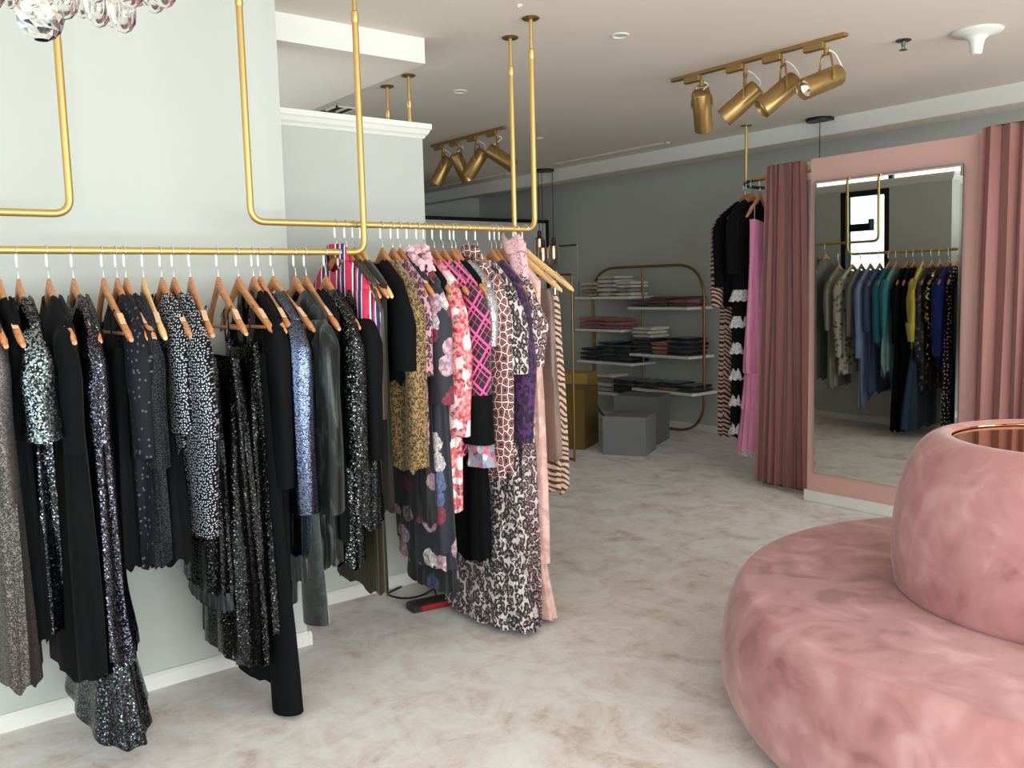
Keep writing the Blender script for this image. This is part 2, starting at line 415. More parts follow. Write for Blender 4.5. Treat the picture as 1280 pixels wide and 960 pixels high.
# chandelier (only its lowest drops reach into the picture)
GLASS = plain('clear_glass', (250, 248, 246), 0.02, 0.0, trans=1.0, ior=1.5)
ch = empty('chandelier', (0.235, 1.18, CZ)); tag(ch, 'glass drop chandelier with a faceted crystal ball at its lowest point', 'chandelier')
MB().lathe([(0, 0), (0.06, 0), (0.065, -0.02), (0.01, -0.035), (0, -0.035)], 24).build('canopy', BRASS, ch)
MB().tube([(0, 0, -0.03), (0, 0, -0.685)], 0.006).build('rod', BRASS, ch)
MB().lathe([(0.105, -0.685), (0.115, -0.665), (0.125, -0.685), (0.115, -0.705), (0.105, -0.685)], 40).build('ring', BRASS, ch)
for a in range(3):
    MB().tube([(0, 0, -0.665), (0.115 * math.cos(a * 2.094), 0.115 * math.sin(a * 2.094), -0.685)], 0.003, 6).build('spoke', BRASS, ch)
drop_prof = [(0.0005, 0.0), (0.006, -0.01), (0.012, -0.035), (0.0165, -0.07), (0.0175, -0.085), (0.0145, -0.1), (0.008, -0.108), (0.0005, -0.111)]
dm = MB().lathe(drop_prof, 18).build('glass_drop', GLASS, ch)
k = 0
for rad, n, z in ((0.115, 22, -0.722), (0.075, 14, -0.745)):
    for i in range(n):
        a = 2 * PI * i / n + rad * 9
        o = dm if k == 0 else dm.copy()
        if k: col.objects.link(o); o.parent = ch
        o.location = (rad * math.cos(a), rad * math.sin(a), z + 0.012 * math.sin(i * 2.3)); o.rotation_euler = (0.1 * math.sin(a), -0.1 * math.cos(a), a); k += 1
q = MB(); rr = 0.0245; seg = 14; lat = 10
q.loft([[(rr * math.sin(PI * i / lat) * math.cos(2 * PI * (j + .5 * (i % 2)) / seg), rr * math.sin(PI * i / lat) * math.sin(2 * PI * (j + .5 * (i % 2)) / seg), rr * math.cos(PI * i / lat)) for j in range(seg)] for i in range(1, lat)], True, True)
bl = q.build('crystal_ball', GLASS, ch, False); bl.location = (0.2014 - 0.235, 1.0903 - 1.18, 1.805 - CZ)
MB().tube([(0.2014 - 0.235, 1.0903 - 1.18, 1.826 - CZ), (0.2014 - 0.235, 1.0903 - 1.18 , -0.66), (-0.02, -0.08, -0.62)], 0.0012, 6).build('wire', BRASS, ch)

# track lights
def basis(d):
    d = Vector(d).normalized(); a = Vector((0, 0, 1)).cross(d)
    a = a.normalized() if a.length > 1e-3 else Vector((1, 0, 0)); b_ = d.cross(a)
    return Matrix((a, b_, d)).transposed().to_4x4()
LENS = plain('faceted_reflector', (240, 240, 238), 0.08, 0.9)
def track(label, x, y0, y1, heads):
    o = MB().rbox(-0.017, 0.017, y0, y1, -0.02, 0, 0.003).build('track_light', SPOTB, None, True, (x, 0, CZ)); tag(o, label, 'track light', 'gold track lights')
    for y, d, drop in heads:
        d = Vector(d).normalized(); piv = Vector((0, y, -0.105 - drop))
        M_ = Matrix.Translation(piv) @ basis(d)
        h = MB().lathe([(0, -0.092), (0.03, -0.092), (0.048, -0.086), (0.053, -0.078), (0.053, 0.145), (0.050, 0.147), (0.046, 0.138), (0.044, 0.09)], 26, M_=M_).build('spot_head', SPOTB, o)
        MB().lathe([(0.0, 0.085), (0.02, 0.095), (0.043, 0.122)], 14, M_=M_).build('reflector', LENS, h, False)
        MB().rbox(-0.016, 0.016, y + 0.01, y + 0.125, -0.052, -0.012, 0.004).build('adapter', SPOTB, h)
        MB().lathe([(0.013, -0.05), (0.013, -0.085)], 14, (0, y), True, True).build('swivel', SPOTB, h)
        side = M_.to_3x3() @ Vector((1, 0, 0))
        yk = MB(); top = Vector((0, y, -0.08))
        for sg in (-1, 1):
            yk.tube(bend([top, top + side * sg * 0.03, piv + side * sg * 0.058 + Vector((0, 0, 0.03)), piv + side * sg * 0.058], 0.02, 3), 0.006, 6)
            yk.tube([piv + side * sg * 0.048, piv + side * sg * 0.062], 0.009, 10)
        yk.build('yoke', SPOTB, h)
        back = piv - d * 0.08
        MB().tube(bend([Vector((0, y, -0.055)), Vector((0.03, y - 0.03, -0.075)), back + Vector((0.02, -0.015, 0.03)), back], 0.03, 4), 0.0035, 6).build('cable', WHITE, h)
    return o
Lv = Vector((-0.61, 0.79, 0)); Tv = Vector((-0.79, -0.61, 0)); Dn = Vector((0, 0, -1))
track('gold four-spot track light in front of the white soffit, nearest the pink panel', 4.0, 2.46, 3.585,
      [(3.36, -Tv * 0.55 + Dn * 0.75 - Lv * .05, 0.09), (3.06, Lv * .78 + Dn * .62 - Tv * .1, 0.105), (2.82, Lv * .72 + Dn * .62 + Tv * .22, 0.105), (2.57, Lv * .72 + Dn * .34 + Tv * .5, 0.10)])
track('gold four-spot track light deeper in the shop, above the high rail', 4.04, 5.26, 6.27,
      [(6.1, Lv * .5 + Dn * .8, 0.1), (5.87, -Lv * .3 + Dn * .75 - Tv * .3, 0.1), (5.62, Lv * .55 + Dn * .7 - Tv * .1, 0.1), (5.36, -Lv * .8 + Dn * .55 - Tv * .1, 0.1)])

# ceiling dome, sprinkler, downlights, vents
o = MB().lathe([(0, 0), (0.115, 0), (0.118, -0.006), (0.110, -0.014), (0.06, -0.024), (0.037, -0.045), (0.030, -0.075), (0.026, -0.105), (0.020, -0.112), (0, -0.113)], 32).build('ceiling_dome', WHITE, None, True, (4.54, 2.09, CZ))
tag(o, 'white funnel-shaped ceiling fitting on a round plate', 'ceiling fitting')
o = MB().lathe([(0, 0), (0.036, 0), (0.038, -0.004), (0.03, -0.009), (0.012, -0.01), (0.010, -0.03), (0, -0.03)], 20).build('fire_sprinkler', GREYMET, None, True, (4.38, 2.377, CZ))
tag(o, 'small dark fire sprinkler on the ceiling beside the white fitting', 'sprinkler')
MB().lathe([(0, -0.047), (0.02, -0.048), (0.021, -0.05), (0, -0.051)], 12).build('deflector', GREYMET, o)
MB().tube([(-0.012, 0, -0.02), (-0.012, 0, -0.047)], 0.0025, 6).build('frame_arm', GREYMET, o); MB().tube([(0.012, 0, -0.02), (0.012, 0, -0.047)], 0.0025, 6).build('frame_arm', GREYMET, o)
def downlight(x, y, label, r=0.045):
    o = MB().lathe([(r, 0), (r + 0.001, -0.004), (r * .8, -0.006), (r * .72, -0.002), (r * .6, 0.0)], 24).build('downlight', WHITE, None, True, (x, y, CZ)); tag(o, label, 'downlight', 'recessed ceiling downlights')
    MB().lathe([(0, -0.0012), (r * .7, -0.0008)], 20).build('lens', plain('frosted_lens', (205, 205, 200), .4), o)
downlight(3.098, 3.106, 'round recessed downlight on the ceiling between the poles and the gold spots')
downlight(3.113, 4.497, 'round recessed downlight near the partition cap')
downlight(4.596, 5.527, 'tiny recessed downlight beyond the second track light', 0.03)
downlight(2.412, 3.02, 'tiny recessed disc beside the tall pole flange', 0.012)
o = MB().lathe([(0, 0), (0.05, 0), (0.052, -0.006), (0.03, -0.02), (0, -0.022)], 20).build('ceiling_speaker', DBRASS, None, True, (2.695, 5.443, CZ)); tag(o, 'flat dark round ceiling disc just above the partition cap', 'ceiling disc')
def vent(x0, x1, y0, y1, label, slats):
    o = MB(); w = 0.012
    o.box(x0, x1, y0, y0 + w, -0.008, 0); o.box(x0, x1, y1 - w, y1, -0.008, 0); o.box(x0, x0 + w, y0, y1, -0.008, 0); o.box(x1 - w, x1, y0, y1, -0.008, 0)
    o = o.build('ceiling_vent', CEIL, None, False, (0, 0, CZ)); tag(o, label, 'vent', 'ceiling air vents')
    MB().box(x0 + w, x1 - w, y0 + w, y1 - w, -0.0015, -0.0005).build('slot', BLACK, o, False)
    for i in range(slats):
        xx = x0 + (x1 - x0) * (i + 1) / (slats + 1)
        MB().box(xx - 0.01, xx + 0.01, y0 + w, y1 - w, -0.009, -0.002).build('slat', CEIL, o, False)
vent(2.66, 2.82, 5.25, 6.3, 'black slotted air vent in the ceiling above the partition', 1)
vent(5.66, 5.74, 5.15, 6.6, 'long narrow air slot in the ceiling along the soffit', 1)
vent(5.66, 5.74, 7.4, 8.9, 'long narrow air slot in the ceiling at the far end of the soffit', 1)

# pendant lamps
AMBER = plain('smoked_glass', (190, 168, 150), 0.03, 0.0, trans=0.92, ior=1.25)
FIL = mat('lamp_filament', lambda k: T(k).set(color=(1, .8, .6), emit=lin((255, 236, 214)), emits=1.6))
def pendant(x, y, label, lamps, canopy=0.10):
    o = MB().lathe([(0, 0), (canopy, 0), (canopy + .002, -0.004), (canopy, -0.022), (0, -0.024)], 28).build('pendant_lamp', BLACK, None, True, (x, y, CZ)); tag(o, label, 'pendant lamp', 'black pendant lamps with smoked glass')
    for dx, dy, z in lamps:
        c = MB().tube([(dx, dy, -0.02), (dx, dy, z)], 0.0035, 6).build('cord', BLACK, o)
        s = MB().lathe([(0.004, z + 0.01), (0.022, z), (0.024, z - 0.07), (0.02, z - 0.075)], 14, (dx, dy), True, True).build('socket', plain('brown_socket', (82, 56, 44), .4, .4), o)
        MB().lathe([(0.02, z - 0.06), (0.05, z - 0.075), (0.055, z - 0.10), (0.055, z - 0.25), (0.05, z - 0.265), (0.035, z - 0.27)], 18, (dx, dy)).build('glass_shade', AMBER, o)
        MB().lathe([(0.012, z - 0.075), (0.016, z - 0.10), (0.016, z - 0.2), (0.006, z - 0.215)], 10, (dx, dy), True, True).build('bulb', FIL, o)
pendant(5.855, 6.986, 'black pendant cluster with smoked glass shades behind the high rail', [(-.02, 0.07, -0.62), (0.06, -0.06, -0.70), (-0.05, -0.02, -0.72)])
pendant(5.903, 3.836, 'black pendant on one cord above the pink panel', [(0.0, 0, -0.44)])

# ------------------------------------------------------------------ pink panel with mirror, curtains, ring rail
pp = MB().rbox(5.162, 5.222, 1.2, 3.416, 0.0, 2.30, 0.003).build('fitting_room_panel', PINKPAINT); tag(pp, 'tall flat pink panel carrying the big mirror', 'panel')
MB().rbox(5.146, 5.1615, 1.2, 3.43, 0.0, 0.078, 0.004).build('base_board', WHITE, pp)['label'] = 'white base board'
MIR = plain('mirror_silver', (226, 228, 222), 0.0, 1.0)
mr = empty('wall_mirror', (5.158, 2.88, 0.205)); mr.rotation_euler = (0, R(-1.1), 0); tag(mr, 'tall frameless mirror with slanted glass edges on the pink panel, reflecting a clothes rack', 'mirror')
hw, hh, bv, dp = 0.475, 1.937, 0.016, 0.0006
MB().add([(-.006, -hw + bv, bv), (-.006, hw - bv, bv), (-.006, hw - bv, hh - bv), (-.006, -hw + bv, hh - bv)], [(0, 3, 2, 1)]).build('mirror_face', MIR, mr, False)
vs_ = [(-.006, -hw + bv, bv), (-.006, hw - bv, bv), (-.006, hw - bv, hh - bv), (-.006, -hw + bv, hh - bv), (-.006 + dp, -hw, 0), (-.006 + dp, hw, 0), (-.006 + dp, hw, hh), (-.006 + dp, -hw, hh)]
MB().add(vs_, [(0, 1, 5, 4), (1, 2, 6, 5), (2, 3, 7, 6), (3, 0, 4, 7)]).build('bevel_edge', MIR, mr, False)
MB().box(-.0035, 0.002, -hw, hw, 0, hh).build('backing', BLACK, mr, False)

def curtain(name, label, pts, z0, z1, folds, amp, mt, thick=0.003, seed=1, gather=None):
    """hanging pleated cloth along a straight plan line pts = ((x0,y0),(x1,y1))"""
    (x0, y0), (x1, y1) = pts; n = folds * 10; rows = 14
    d = Vector((x1 - x0, y1 - y0, 0)); L_ = d.length; d.normalize(); nn = Vector((-d.y, d.x, 0)); rng = random.Random(seed)
    ph = [rng.uniform(-.35, .35) for _ in range(folds + 2)]; am = [rng.uniform(.7, 1.2) for _ in range(folds + 2)]
    front, back = [], []
    for i in range(rows + 1):
        t = i / rows; z = z1 + (z0 - z1) * t; fr, bk = [], []
        for j in range(n + 1):
            s = j / n; q = s * folds; k = int(q); q += 0.22 * math.sin(2 * PI * s * 1.7 + seed) + 0.12 * math.sin(2 * PI * s * 4.1 + seed * 2)
            w = (gather(t) if gather else 1.0)
            a = amp * am[k] * (0.75 + 0.35 * t)
            off = a * math.sin(2 * PI * q + ph[k] * t) + 0.006 * math.sin(q * 3.3 + t * 5)
            along = (s - 0.5) * L_ * w + L_ / 2 + a * 0.45 * math.sin(4 * PI * q)
            p = Vector((x0, y0, z)) + d * along + nn * off; fr.append(p + nn * thick); bk.append(p - nn * thick)
        front.append([tuple(p) for p in fr] + [tuple(p) for p in reversed(bk)])
    return MB().loft(front, True, True).build(name, mt, None, True, sharp=70)
def sgather(t): return 0.80 + 0.20 * min(1, abs(t - 0.05) / 0.9)
c = curtain('fitting_room_curtain', '', ((5.30, 3.905), (5.30, 3.53)), 0.03, 2.315, 6, 0.03, CURT, seed=3, gather=lambda t: 0.82 + 0.38 * t)
tag(c, 'dusty pink curtain hanging between the ring rail and the pink panel', 'curtain', 'pink fitting room curtains')
ln = curtain('lining', '', ((5.36, 3.62), (5.36, 3.475)), 0.06, 2.20, 2, 0.012, LINING, seed=5, gather=lambda t: 1 - 0.6 * t); ln.parent = c; ln['label'] = 'pale lilac lining'
hd = curtain('heading', '', ((5.345, 3.62), (5.345, 3.50)), 2.19, 2.31, 1, 0.006, WHITE, seed=5); hd.parent = c; hd['label'] = 'white heading tape'
for yy in (3.575,):
    g = MB().lathe([(0.028, -0.004), (0.042, -0.003), (0.042, 0.003), (0.028, 0.004), (0.028, -0.004)], 20, M_=Matrix.Translation((5.335, yy, 2.245)) @ basis((1, .25, 0))).build('eyelet', BRASS, c)
c2 = curtain('fitting_room_curtain', '', ((5.095, 2.30), (5.095, 1.45)), 0.03, 2.32, 11, 0.03, CURT, seed=9)
tag(c2, 'dusty pink curtain at the right photo edge beside the mirror panel', 'curtain', 'pink fitting room curtains')
o = MB().tube([(5.335, 4.0, 2.245), (5.335, 3.40, 2.25), (5.335, 2.2, 2.25)], 0.014).build('curtain_rod', BRASS); tag(o, 'brass curtain rod running behind the pink panel', 'curtain rod')

RX, RY, RZ, RR = 6.0, 4.0, 2.265, 0.47
RINGM = plain('dark_bronze', (74, 68, 58), 0.4, 0.7)
pts = [(RX + RR * math.cos(2 * PI * i / 48), RY + RR * math.sin(2 * PI * i / 48), RZ) for i in range(49)]
rg = MB().tube(pts, 0.013, 10, False).build('ring_rail', RINGM); tag(rg, 'round dark bronze clothes ring hung from the ceiling on a brass pole', 'clothes rail')
for a in (140,):
    x, y = RX + RR * math.cos(R(a)), RY + RR * math.sin(R(a))
    MB().tube([(x, y, RZ), (x, y, CZ)], 0.012).build('pole', BRASS, rg)
    MB().tube([(RX + RR, RY, RZ), (6.895, RY, RZ)], 0.011).build('wall_arm', RINGM, rg)
    if a == 140: MB().lathe([(0, CZ), (0.04, CZ), (0.04, CZ - .008), (0, CZ - .01)], 20, (x, y)).build('ceiling_flange', DBRASS, rg)

# ------------------------------------------------------------------ hangers
HANG_W, HANG_DROP, NECK = 0.218, 0.165, -0.092
def arm_z(u): return NECK - 0.012 - HANG_DROP * (abs(u) / HANG_W) ** 1.12
def hanger_mesh():
    n = 26; rings = []
    for i in range(n + 1):
        u = -HANG_W + 2 * HANG_W * i / n; q = abs(u) / HANG_W
        h = 0.0235 - 0.0095 * q + 0.004 * math.exp(-(q * 7) ** 2); th = 0.0092 + 0.003 * q ** 3
        if i in (0, n): h *= 0.55; th *= 0.6
        z = arm_z(u) - 0.016 + 0.007 * math.exp(-(q * 6) ** 2)
        v = -0.018 * q ** 2
        rings.append([(u, v + th * math.cos(a) * (1 if abs(math.cos(a)) < .9 else .95), z + h * math.sin(a)) for a in [2 * PI * (k + .5) / 10 for k in range(10)]])
    return MB().loft(rings, True, True)
def hook_mesh(short=0.0):
    r = 0.0155; p = [(-r * math.cos(R(-10)) , 0, -r * math.sin(R(30)))]
    p = [(r * math.cos(R(a)), 0, r * math.sin(R(a))) for a in range(205, -1, -22)]
    p += [(r, 0, -0.02), (r, 0, -0.052), (0.003, 0, -0.060), (0, 0, -0.066), (0, 0, NECK - 0.004)]
    return MB().tube(p, 0.0021, 6)
_hm = {}
def make_hanger(loc, rz, label, group, light=False, bar=False, tilt=0.0, tagstrip=True):
    k = (light, bar)
    if k not in _hm:
        a = hanger_mesh().build('clothes_hanger', WOOD2 if light else WOOD)
        h = hook_mesh().build('hook', CHROME, a)
        s = MB().rbox(0.0125, 0.0185, -0.0035, 0.0035, -0.050, -0.016, 0.001).build('hook_glint', plain('white_glint', (240, 240, 238), .35), a); s['label'] = 'white painted glint'  # white strip paints the bright reflection on the steel shank
        for sg in (-1, 1):
            ft = MB()
            for i in range(3):
                u0 = sg * (0.140 + 0.014 * i); u1 = sg * (0.140 + 0.014 * (i + 1))
                z0, z1 = arm_z(u0) + 0.0005, arm_z(u1) + 0.0005
                ft.add([(u0, -0.015, z0), (u1, -0.017, z1), (u1, 0.0005, z1), (u0, 0.0015, z0), (u0, -0.015, z0 + .002), (u1, -0.017, z1 + .002), (u1, 0.0005, z1 + .002), (u0, 0.0015, z0 + .002)],
                       [(4, 5, 6, 7), (0, 1, 5, 4), (2, 3, 7, 6)])
            ft.build('grip_strip', plain('clear_grip', (222, 178, 146), .25), a)
        if bar: MB().tube([(-0.17, -0.01, arm_z(.18) - 0.03), (0.17, -0.01, arm_z(.18) - 0.03)], 0.006, 8).build('trouser_bar', WOOD, a)
        _hm[k] = a; o = a
    else:
        src = _hm[k]; o = src.copy(); col.objects.link(o)
        for chd in src.children:
            d = chd.copy(); col.objects.link(d); d.parent = o
    o.location = loc; o.rotation_euler = (0, tilt, rz); tag(o, label, 'hanger', group)
    return o

# ------------------------------------------------------------------ garments (local x along the hanger, y along the rail, z up; origin at the hook)
def sg(x): return (x > 0) - (x < 0)
def interp(ctrl, t):
    for (t0, *a), (t1, *b_) in zip(ctrl, ctrl[1:]):
        if t <= t1:
            s = (t - t0) / max(1e-6, t1 - t0); s = s * s * (3 - 2 * s)
            return [x + (y - x) * s for x, y in zip(a, b_)]
    return list(ctrl[-1][1:])
def body_mesh(L, ctrl, neck=0.075, dip=0.05, folds=9, fa=0.006, sway=(0, 0), seed=0, top=None, hemw=0.012, cols=56, rows=26, hemlow=None):
    rng = random.Random(seed); p1, p2, p3 = (rng.uniform(0, 6.28) for _ in range(3)); f2 = folds * 2 + 3; rings = []
    sw = ctrl[0][1]; ctrl = [(ctrl[0][0], ctrl[0][1], max(ctrl[0][2], 0.017))] + list(ctrl[1:])
    for i in range(rows + 1):
        t = i / rows; a, b_ = interp(ctrl, t); ring = []
        for j in range(cols):
            ph = 2 * PI * j / cols; c_, s_ = math.cos(ph), math.sin(ph)
            ex = 0.85; ey = 0.30 + 0.55 * min(1, t * 4)
            cu = sg(c_) * abs(c_) ** ex; su = sg(s_) * abs(s_) ** ey
            g = min(1, t * 2.5)
            f = g * (fa * (0.6 + t) * (math.sin(folds * ph + p1 + 1.2 * t) + 0.45 * math.sin(f2 * ph + p2 - 1.5 * t)))
            u = a * cu + 1.1 * f * c_ + sway[0] * t ** 1.6
            v = (b_ + f) * su + sway[1] * t ** 1.4 + 0.004 * g * math.sin(3 * ph + p3 + 4 * t)
            if top is None:
                zt = arm_z(sw * cu) + 0.012
                if abs(sw * cu) < neck:
                    zt = arm_z(neck) + 0.012 - (dip if s_ > 0 else dip * .35) * (1 - (abs(sw * cu) / neck) ** 2)
            else: zt = top - 0.03 * abs(cu) * 0 - (0.02 if s_ > 0 else 0.0) * (1 - abs(cu))
            zb = -L + hemw * (math.sin(folds * ph + p1 + 1.2) + 0.6 * math.sin(5 * ph + p2)) + (hemlow * cu if hemlow else 0)
            ring.append((u, v - 0.012 * (1 - t) * abs(cu), zt + (zb - zt) * t))
        if i == 0 and top is None:
            # close the shoulder seams over the hanger arms, leave the neck open
            rings.append([(x * .985, -0.012 * abs(x / sw) + (y + 0.012 * abs(x / sw)) * min(1, max(0.04, 1 - (abs(x) - neck * .8) / (neck * .35))), z + 0.005) for x, y, z in ring])
        rings.append(ring)
    return MB().loft(rings)
def limb(path, radii, seed=0, folds=3, fa=0.004, n=16, sub=3):
    """tapering cloth tube in the local x-z plane; radii = (along x, along y)"""
    P = [Vector(p) for p in path]; pts, rad = [], []
    for i in range(len(P) - 1):
        for k in range(sub):
            t = k / sub; pts.append(P[i].lerp(P[i + 1], t)); rad.append([radii[i][q] + (radii[i + 1][q] - radii[i][q]) * t for q in (0, 1)])
    pts.append(P[-1]); rad.append(list(radii[-1])); rng = random.Random(seed); a0 = rng.uniform(0, 6); rings = []
    for i, p in enumerate(pts):
        t = (pts[min(i + 1, len(pts) - 1)] - pts[max(i - 1, 0)]).normalized(); yv = Vector((0, 1, 0)); n_ = yv.cross(t).normalized()
        r = []
        for j in range(n):
            a = 2 * PI * j / n; w = fa * (math.sin(folds * a + a0 + i * .25) + 0.6 * math.sin(2 * a + i * 1.1 + a0))
            r.append(tuple(p + n_ * (rad[i][0] + w) * math.cos(a) + yv * (rad[i][1] + w) * math.sin(a)))
        rings.append(r)
    return MB().loft(rings)
def ruffle(z0, z1, a0, b0, a1, b1, waves, amp, cx=0.0, cy=0.0, seed=0, slant=0.0):
    rng = random.Random(seed); p = rng.uniform(0, 6); rings = []; n = max(72, waves * 6)
    for i in range(6):
        t = i / 5; r = []
        for j in range(n):
            ph = 2 * PI * j / n; w = amp * t * math.sin(waves * ph + p) + amp * .4 * t * math.sin((waves // 2 + 1) * ph)
            a, b_ = a0 + (a1 - a0) * t + w, b0 + (b1 - b0) * t + w * .7
            r.append((cx + a * math.cos(ph), cy + b_ * math.sin(ph), z0 + (z1 - z0) * t + slant * math.cos(ph) * t + 0.006 * t * math.sin(waves * ph + p + 1)))
        rings.append(r)
    return MB().loft(rings)
def sleeve(root, side, sw, L, r=(0.05, 0.04), r1=(0.045, 0.035), out=0.0, mt=None, seed=0, cuff=None, mid=None, fy=0.0, name='sleeve', fa=0.004):
    z = arm_z(sw)
    mid = mid or ((r[0] + r1[0]) / 2, (r[1] + r1[1]) / 2)
    path = [(side * (sw - 0.055), 0, z - 0.012), (side * (sw - 0.012), 0, z - 0.035), (side * (sw + 0.008), fy * .3, z - 0.10), (side * (sw + 0.012 + out * .5), fy * .6, -(L + abs(z)) / 2), (side * (sw + 0.004 + out), fy, -L)]
    o = limb(path, [(0.032, 0.022), (r[0] * .8, r[1] * .8), r, mid, r1], seed, fa=fa).build(name, mt, root, sharp=80)
    if cuff:
        c_ = limb([(side * (sw + 0.004 + out), fy, -L + .005), (side * (sw + out), fy, -L - cuff[0])], [cuff[1], cuff[2]], seed + 1, fa=0.003).build('cuff', cuff[3] if len(cuff) > 3 else mt, o, sharp=80)
    return o
def garment(name, label, cat, group, loc, rz, mt, L, sw=0.185, ctrl=None, hem=(0.18, 0.04), chest=(0.19, 0.035), sl=None, top=None, strap_mt=None, seed=1, waist=None, **kw):
    ctrl = ctrl or ([(0, sw, 0.012), (0.10, chest[0], chest[1])] + ([(waist[0], waist[1], waist[2])] if waist else []) + [(1, hem[0], hem[1])])
    if top is not None and ctrl[0][2] < .013: ctrl[0] = (0, chest[0] * .92, chest[1] * .85)
    if group == G1: ctrl = [ctrl[0]] + [(c_[0], c_[1], c_[2] * 1.3) for c_ in ctrl[1:]]
    o = body_mesh(L, ctrl, seed=seed, top=top, **kw).build(name, mt, None, True, sharp=80)
    o.location = loc; o.rotation_euler = (0, 0, rz); tag(o, label, cat, group)
    if sl:
        for side in sl.get('sides', (-1, 1)):
            sleeve(o, side, sw, sl['L'], sl.get('r', (.05, .034)), sl.get('r1', (.042, .03)), sl.get('out', 0), sl.get('mt', mt), seed + side, sl.get('cuff'), sl.get('mid'), sl.get('fy', 0), fa=sl.get('fa', 0.004))
    if top is not None:
        su = 0.13
        for side in (-1, 1):
            MB().tube([(side * su, -.006, arm_z(su) + 0.006), (side * su * .98, 0.008, arm_z(su) - 0.02), (side * su * .95, 0.006, top - 0.02)], 0.0028, 6).build('strap', strap_mt or mt, o)
    return o

BLK = fabric('black_crepe', (13, 13, 15), 0.2, 0.0)
BLK2 = fabric('black_velvet', (9, 9, 11), 0.3, 0.05)
NAVYFLECK = dots('charcoal_fleck', (20, 21, 27), (86, 88, 96), 44, 0.17, 1.0, cover=0.6)
CHARDOT = dots('charcoal_pindot', (16, 16, 19), (66, 68, 72), 170, 0.26, 0.7, cover=0.7)
TWEED = sequin('taupe_glitter_knit', (66, 60, 58), (128, 119, 115), 330, 0.35, 0.4, 0.5)
SEQ = sequin('black_sequins', (8, 9, 11), (120, 126, 136), 250, 0.2, 0.6, 0.2)
SEQS = sequin('silver_black_sequins', (12, 15, 16), (150, 164, 168), 230, 0.45, 0.5, 0.2)
SEQV = sequin('violet_black_sequins', (12, 11, 16), (120, 116, 134), 300, 0.22, 0.4, 0.2)
SEQG = sequin('fine_black_sequins', (14, 14, 15), (96, 92, 90), 280, 0.11, 0.8)
SEQB = sequin('gunmetal_sequins', (9, 10, 13), (104, 114, 142), 400, 0.65, 0.22, 0.16)
SEQK = sequin('speckled_black_sequins', (12, 13, 14), (120, 125, 125), 230, 0.2, 0.9)
DOT = dots('silver_dot_knit', (11, 12, 18), (200, 204, 212), 112, 0.25, 0.75, 0.2, 0.4)
GREENV = mottled('bottle_green_lurex', (12, 16, 15), (92, 106, 100), 16, 1.6, 0.32, 0.1, 0.25, 0.5, 0.78)  # pale mottle paints the lurex highlights into the green
GREENP = mottled('green_velvet_devore', (13, 19, 17), (40, 52, 47), 34, .6, 0.5, 0.5, 0.0, .42, .6, (1, 1, 1))
LURX = stripes('bronze_pleat_lurex', [(0, (44, 38, 30)), (0.45, (92, 80, 58)), (0.62, (30, 27, 23)), (0.8, (66, 57, 42))], 0, 60.0, 0.5)
G1 = 'clothes on the low black rail'; G2 = 'clothes on the high printed rail'
GR = R(90)
def on1(x, **k): return dict(loc=(x, Y1, Z1), rz=GR + R(k.get('d', 0)))
def on2(x, **k): return dict(loc=(x, Y2, Z2), rz=GR + R(k.get('d', 0)))
HG1, HG2 = 'wooden hangers on the low rail', 'wooden hangers on the high rail'
rngA = random.Random(7)
def row1(x, gdesc, d=0, **k): return make_hanger((x, Y1, Z1), GR + R(d), 'wooden hanger holding the ' + gdesc, HG1, **k)
def row2(x, gdesc, d=0, **k): return make_hanger((x, Y2, Z2), GR + R(d), 'wooden hanger holding the ' + gdesc, HG2, **k)

# ---- low rail, from the left edge of the photo
row1(0.354, 'taupe glitter knit dress'); garment('knit_dress', 'taupe glitter knit dress cut by the left photo edge', 'dress', G1, mt=TWEED, L=1.30, sw=.19, hem=(.25, .05), chest=(.20, .03), sl=dict(L=.75, r=(.045, .03)), seed=11, fa=.004, **on1(0.345))
row1(0.398, 'plain black dress beside the taupe knit one'); garment('slip_dress', 'plain long black dress behind the taupe glitter dress', 'dress', G1, mt=BLK, L=1.19, sw=.17, hem=(.2, .035), chest=(.17, .022), seed=12, **on1(0.398))
row1(0.45, 'silver-flashed sequin dress'); g = garment('sequin_dress', 'black sequin dress with silver-flashed flared half sleeves', 'dress', G1, mt=SEQ, L=1.18, sw=.18, hem=(.16, .035), chest=(.17, .028), seed=13, fa=.008, sl=dict(L=.56, r=(.06, .04), r1=(.105, .06), mid=(.08, .05), mt=SEQS, out=-.02, fa=.008), **on1(0.45))
row1(0.534, 'cold-shoulder black velvet dress', tilt=0.0); garment('velvet_dress', 'black velvet dress with cold shoulders, a hanger tip poking through', 'dress', G1, mt=BLK2, L=1.33, sw=.185, hem=(.24, .055), chest=(.17, .035), seed=14, sl=dict(L=.62, r=(.045, .035), mt=BLK2), **on1(0.534))
row1(0.605, 'long black sequin gown with a flared hem'); g = garment('sequin_gown', 'long black sequin mermaid gown, its flared hem lowest on the left', 'dress', G1, mt=SEQV, L=1.30, ctrl=[(0, .19, .012), (.1, .19, .036), (.5, .18, .04), (.8, .19, .05), (1, .25, .065)], seed=15, fa=.006, sl=dict(L=.60, r=(.05, .04), r1=(.045, .035), mt=SEQV), **on1(0.61))
ruffle(-1.2, -1.50, .21, .06, .32, .105, 11, .014, seed=4, slant=.05).build('flared_hem', SEQ, g, sharp=80)
row1(0.695, 'black satin top with straps', bar=True); garment('satin_top', 'black satin strappy top hung from loops under a barred hanger', 'top', G1, mt=BLK, L=1.02, top=-.31, chest=(.16, .03), hem=(.17, .03), seed=16, **on1(0.685))
